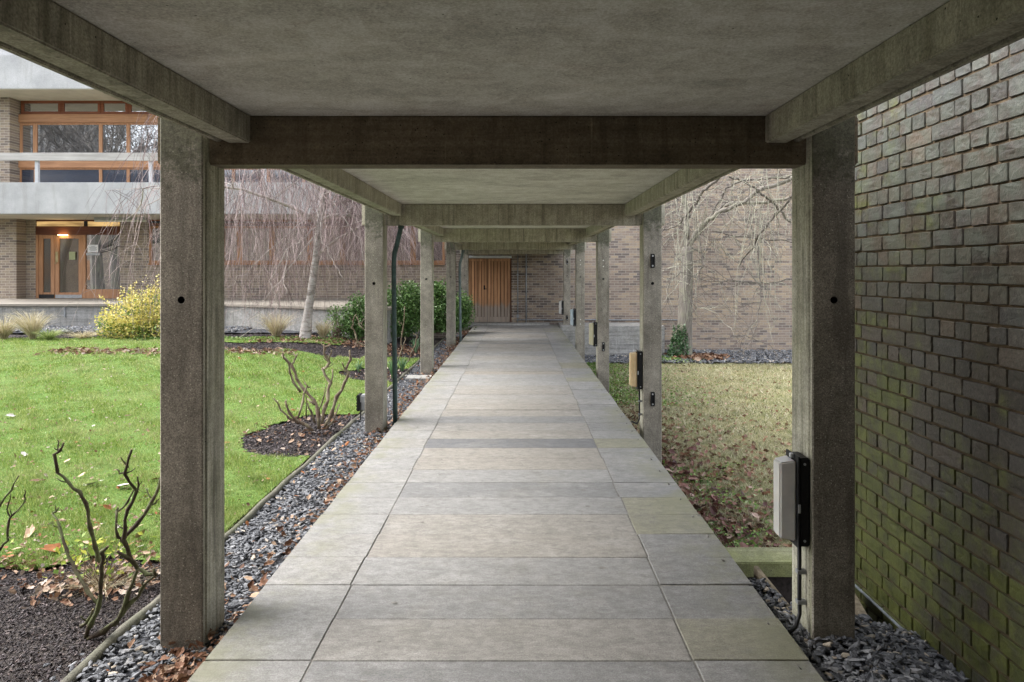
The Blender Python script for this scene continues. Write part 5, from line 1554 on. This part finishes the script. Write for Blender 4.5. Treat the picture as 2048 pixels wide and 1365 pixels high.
# a few pale limbs that show against the curtain
for tr in ([(640, 450), (600, 480), (575, 500), (570, 560), (572, 590)], [(645, 440), (620, 430), (575, 470), (500, 540), (455, 575)], [(575, 500), (540, 560), (560, 610), (520, 650), (470, 680)],
           [(650, 400), (640, 470), (665, 520), (690, 560)], [(655, 395), (690, 440), (720, 480), (735, 560)], [(660, 300), (600, 360), (540, 400), (470, 420)], [(665, 260), (560, 300), (505, 350), (480, 430)],
           [(640, 460), (590, 520), (530, 600), (460, 625)]):
    d_ = DB + rt.uniform(-1.2, .4)
    pp = [P(x, y, DB + (d_ - DB) * i / (len(tr) - 1)) for i, (x, y) in enumerate(tr)]
    fine = [];
    for i in range(len(pp) - 1):
        for s in range(4): fine.append(pp[i].lerp(pp[i+1], s / 4) + Vector((rt.gauss(0, .02), rt.gauss(0, .02), rt.gauss(0, .02))))
    fine.append(pp[-1])
    mbl.tube(fine, [max(.005, .019 * (1 - i / len(fine))) for i in range(len(fine))], 6); limbs.append(fine)
mbl.build('limb', M['twig_l'], birch, 0, 2, True)
mbd = MB()
for q in range(1700):
    lp = rt.choice(limbs)
    p = along(lp, rt.uniform(.25, 1))
    if p.x > -1.7: continue
    end = rt.uniform(.2, 1.1) if rt.random() < .82 else rt.uniform(1.5, 3)
    if p.x > -3.9: end = max(end, 1.35 + rt.uniform(0, .5))
    L = p.z - end
    if L < .4: continue
    n_ = max(5, int(L / .26)); v = Vector((rt.gauss(0, .5), rt.gauss(0, .5), -.15))
    pts = [p]; drift = Vector((rt.gauss(0, .10), rt.gauss(0, .10), 0))
    for i in range(n_):
        v = Vector((v.x * .72 + rt.gauss(0, .09) + drift.x * .4, v.y * .72 + rt.gauss(0, .09) + drift.y * .4, -1 + .75 * math.exp(-i * .8))).normalized()
        pts.append(pts[-1] + v * L / n_)
    r = rt.uniform(.0024, .0044)
    tg_ = mbd if q % 5 < 2 else mbt
    tg_.tube(pts, [r * (1 - .6 * i / n_) for i in range(n_ + 1)], 3, 0, False)
    for s in range(rt.randint(1, 3)):
        st = along(pts, rt.uniform(.1, .8))
        tw = wander(st, (rt.gauss(0, .8), rt.gauss(0, .8), -.5), rt.uniform(.3, .9), 5, .12, .22)
        tg_.tube(tw, [r * .65] * 5 + [r * .3], 3, 0, False)
mbt.build('hanging_twigs', M['purple_twig'], birch)
mbd.build('dark_hanging_twigs', M['dark_twig'], birch)

# --- right hand tree
DT = 19.0
tree = tag(empty('bare_tree', (X_(1368, DT), DT, -.74)), 'leafless tree with ivy at its foot standing before the brick end building', 'tree')
s_ = 3.102
def T(x, y, d=DT): return P(1180 + x / s_, 320 + y / s_, d)
tk = [P(1367, 722, DT), T(582, 1210), T(585, 1080), T(588, 1000), T(594, 800), T(600, 650), T(603, 540)]
MB().tube(tk, [.42, .235, .21, .20, .185, .165, .14], 18).build('trunk', M['bark_r'], tree, 0, 2, True)
limbs2 = []; mbl = MB()
mbk = MB()
def limb(tr, r0, dz=0.0, r1=.012):
    pp = [T(x, y, DT + dz * i / (len(tr) - 1)) for i, (x, y) in enumerate(tr)]
    fine = []
    for i in range(len(pp) - 1):
        for s in range(5): fine.append(pp[i].lerp(pp[i+1], s / 5) + Vector((rt.gauss(0, .018), rt.gauss(0, .03), rt.gauss(0, .018))))
    fine.append(pp[-1])
    (mbk if r0 > .045 else mbl).tube(fine, [r0 + (r1 - r0) * i / (len(fine) - 1) for i in range(len(fine))], 8); limbs2.append(fine)
limb([(600, 580), (590, 420), (600, 350), (575, 200), (560, 0), (540, -200)], .10, .5, .05)
limb([(605, 560), (640, 470), (700, 400), (800, 330), (950, 262), (1050, 190), (1240, 120), (1500, 0)], .062, -1.5, .05)
limb([(450, 440), (540, 405), (600, 340), (650, 270), (700, 200), (800, 110), (900, 30), (1000, -80)], .022, -2.5, .055)
limb([(920, 660), (1000, 560), (1040, 480), (1160, 330), (1280, 200), (1400, 80)], .014, -3, .045)
limb([(1236, 392), (1170, 300), (1100, 240), (1020, 180), (950, 130), (860, 105)], .035, -2, .02)
limb([(600, 560), (680, 440), (830, 280), (900, 270), (1060, 265), (1240, 240), (1400, 220)], .048, -1, .04)
limb([(690, 440), (850, 180), (960, 120), (1100, 118), (1240, 105)], .03, -1.5, .03)
limb([(760, 440), (900, 478), (1100, 492), (1300, 515)], .012, -1.5, .02)
limb([(620, 540), (700, 580), (690, 680), (640, 720), (600, 800), (630, 890), (680, 920)], .02, -1, .008)
limb([(980, 330), (1040, 560), (1060, 800), (1040, 1000), (1000, 1120), (940, 1210)], .02, -2, .006)
limb([(600, 470), (540, 300), (520, 150)], .05, 1, .03)
limb([(1240, 740), (1100, 770), (950, 750), (740, 760), (560, 700)], .02, -1, .006)
limb([(670, 450), (690, 560), (700, 660), (560, 700), (455, 790)], .018, -1.5, .006)
mbl.build('limb', M['dark_limb'], tree, 0, 2, True)
mbk.build('main_limb', M['bark_r'], tree, 0, 2, True)
mbt, mbg = MB(), MB()
for q in range(300):
    lp = rt.choice(limbs2)
    st = along(lp, rt.uniform(.1, 1))
    L = rt.uniform(.6, 2.0)
    up = rt.random() < .35
    pts = wander(st, (rt.gauss(-.2, .9), rt.gauss(-.2, .6), rt.uniform(.1, .8) if up else rt.uniform(-.9, .2)), L, 9, .24, .02 if up else .10)
    pts = [p for p in pts if p.z > -.6]
    if len(pts) < 4: continue
    r = rt.uniform(.005, .011)
    tgt = mbt if rt.random() < .6 else mbg
    tgt.tube(pts, [r * (1 - .65 * i / len(pts)) for i in range(len(pts))], 4, 0, False)
    for s in range(rt.randint(2, 5)):
        s2 = along(pts, rt.uniform(.2, .95))
        tw = wander(s2, (rt.gauss(0, 1), rt.gauss(0, .7), rt.gauss(-.2, .8)), rt.uniform(.2, .8), 5, .28, .08)
        tgt.tube(tw, [r * .5, r * .45, r * .4, r * .35, r * .3, r * .2], 3, 0, False)
# hanging lichened strands
for q in range(60):
    x0_ = rt.gauss(1060, 130) if q % 3 else rt.gauss(600, 40)
    y0_ = rt.uniform(-20, 420)
    st = T(x0_, y0_, DT - rt.uniform(0, 2.5))
    pts = wander(st, (rt.gauss(0, .12), 0, -1), rt.uniform(1.0, 3.4), 12, .09, .10)
    mbg.tube(pts, [.007 * (1 - .5 * i / 13) for i in range(13)], 4, 0, False)
mbt.build('twigs', M['dark_limb'], tree)
mbg.build('lichened_twigs', M['grey_twig'], tree)
# ivy on the trunk foot
n_ = 1200
u = rng.random(n_) ** 1.1
ang = rng.uniform(-3.2, -1.25 + 0.0 * u, n_)
rad = .21 + .06 * (1 - u) + rng.uniform(0, .05, n_)
rad = rad + rng.normal(0, .035, n_) * (1.2 - u); u = np.clip(u * (0.72 + .28 * np.sin(ang * 5) ** 2) + rng.normal(0, .03, n_), 0, 1.05)
pos = np.column_stack([X_(1366, DT) - 0.03 * u + np.cos(ang) * (rad + .16 * (1 - u) ** 2), DT + np.sin(ang) * rad, -0.72 + u * .98])
ivr = tag(empty('ivy', (X_(1360, DT), DT - .25, -.72)), 'green ivy climbing the left side of the bare tree trunk foot', 'ivy')
M['ivy'] = leafmat('ivy_leaf', [(0.0, (0.02, 0.06, 0.02)), (0.6, (0.07, 0.15, 0.05)), (1.0, (0.24, 0.34, 0.22))], 0.35, 0.1)
scatter('leaves', quad, quadf, pos, rng.uniform(.035, .075, n_), 0.9, M['ivy'], None, None, ivr)

# --- bare trees standing behind and beside the camera: they are what the upper windows reflect
def bigtree(x, y, h, seed, label):
    global rt
    keep_rt = rt; rt = random.Random(seed)
    root = tag(empty('bare_tree', (x, y, 0)), label, 'tree', 'trees reflected in the windows')
    tr = wander((x, y, -.3), (rt.gauss(0, .05), rt.gauss(0, .05), 1), h * .55, 8, .05)
    MB().tube(tr, [.34 * (1 - .6 * i / 9) for i in range(9)], 10).build('trunk', M['bark_r'], root)
    mb = MB()
    def grow(p, v, L, r, lev):
        pts = wander(p, v, L, 6, .16, -.03)
        mb.tube(pts, [max(.012, r * (1 - .55 * i / 6)) for i in range(7)], 5 if lev < 2 else 3, 0, False)
        if lev >= 4: return
        for s in range([4, 4, 3, 3][lev]):
            st = along(pts, rt.uniform(.3, 1)); d_ = (pts[-1] - pts[0]).normalized() + Vector((rt.gauss(0, .6), rt.gauss(0, .6), rt.gauss(.1, .45)))
            grow(st, d_, L * rt.uniform(.5, .75), r * .52, lev + 1)
    for s in range(7):
        grow(along(tr, rt.uniform(.45, 1)), (rt.gauss(0, .8), rt.gauss(0, .8), .8), h * .30, .11, 0)
    mb.build('branches', M['dark_limb'], root)
    rt = keep_rt
bigtree(-25.0, -5.0, 15, 3, 'big bare tree left of and behind the walkway, seen only as a window reflection')
bigtree(-28.5, -7.5, 15, 12, 'bare tree straight behind the walkway, seen only as a window reflection')
bigtree(-31.5, -6.0, 16, 15, 'tallest bare tree before the garden building, seen only as a window reflection')
bigtree(-19.6, 9.0, 11, 40, 'pale barked tree far out on the left lawn, seen reflected in the entrance glass')
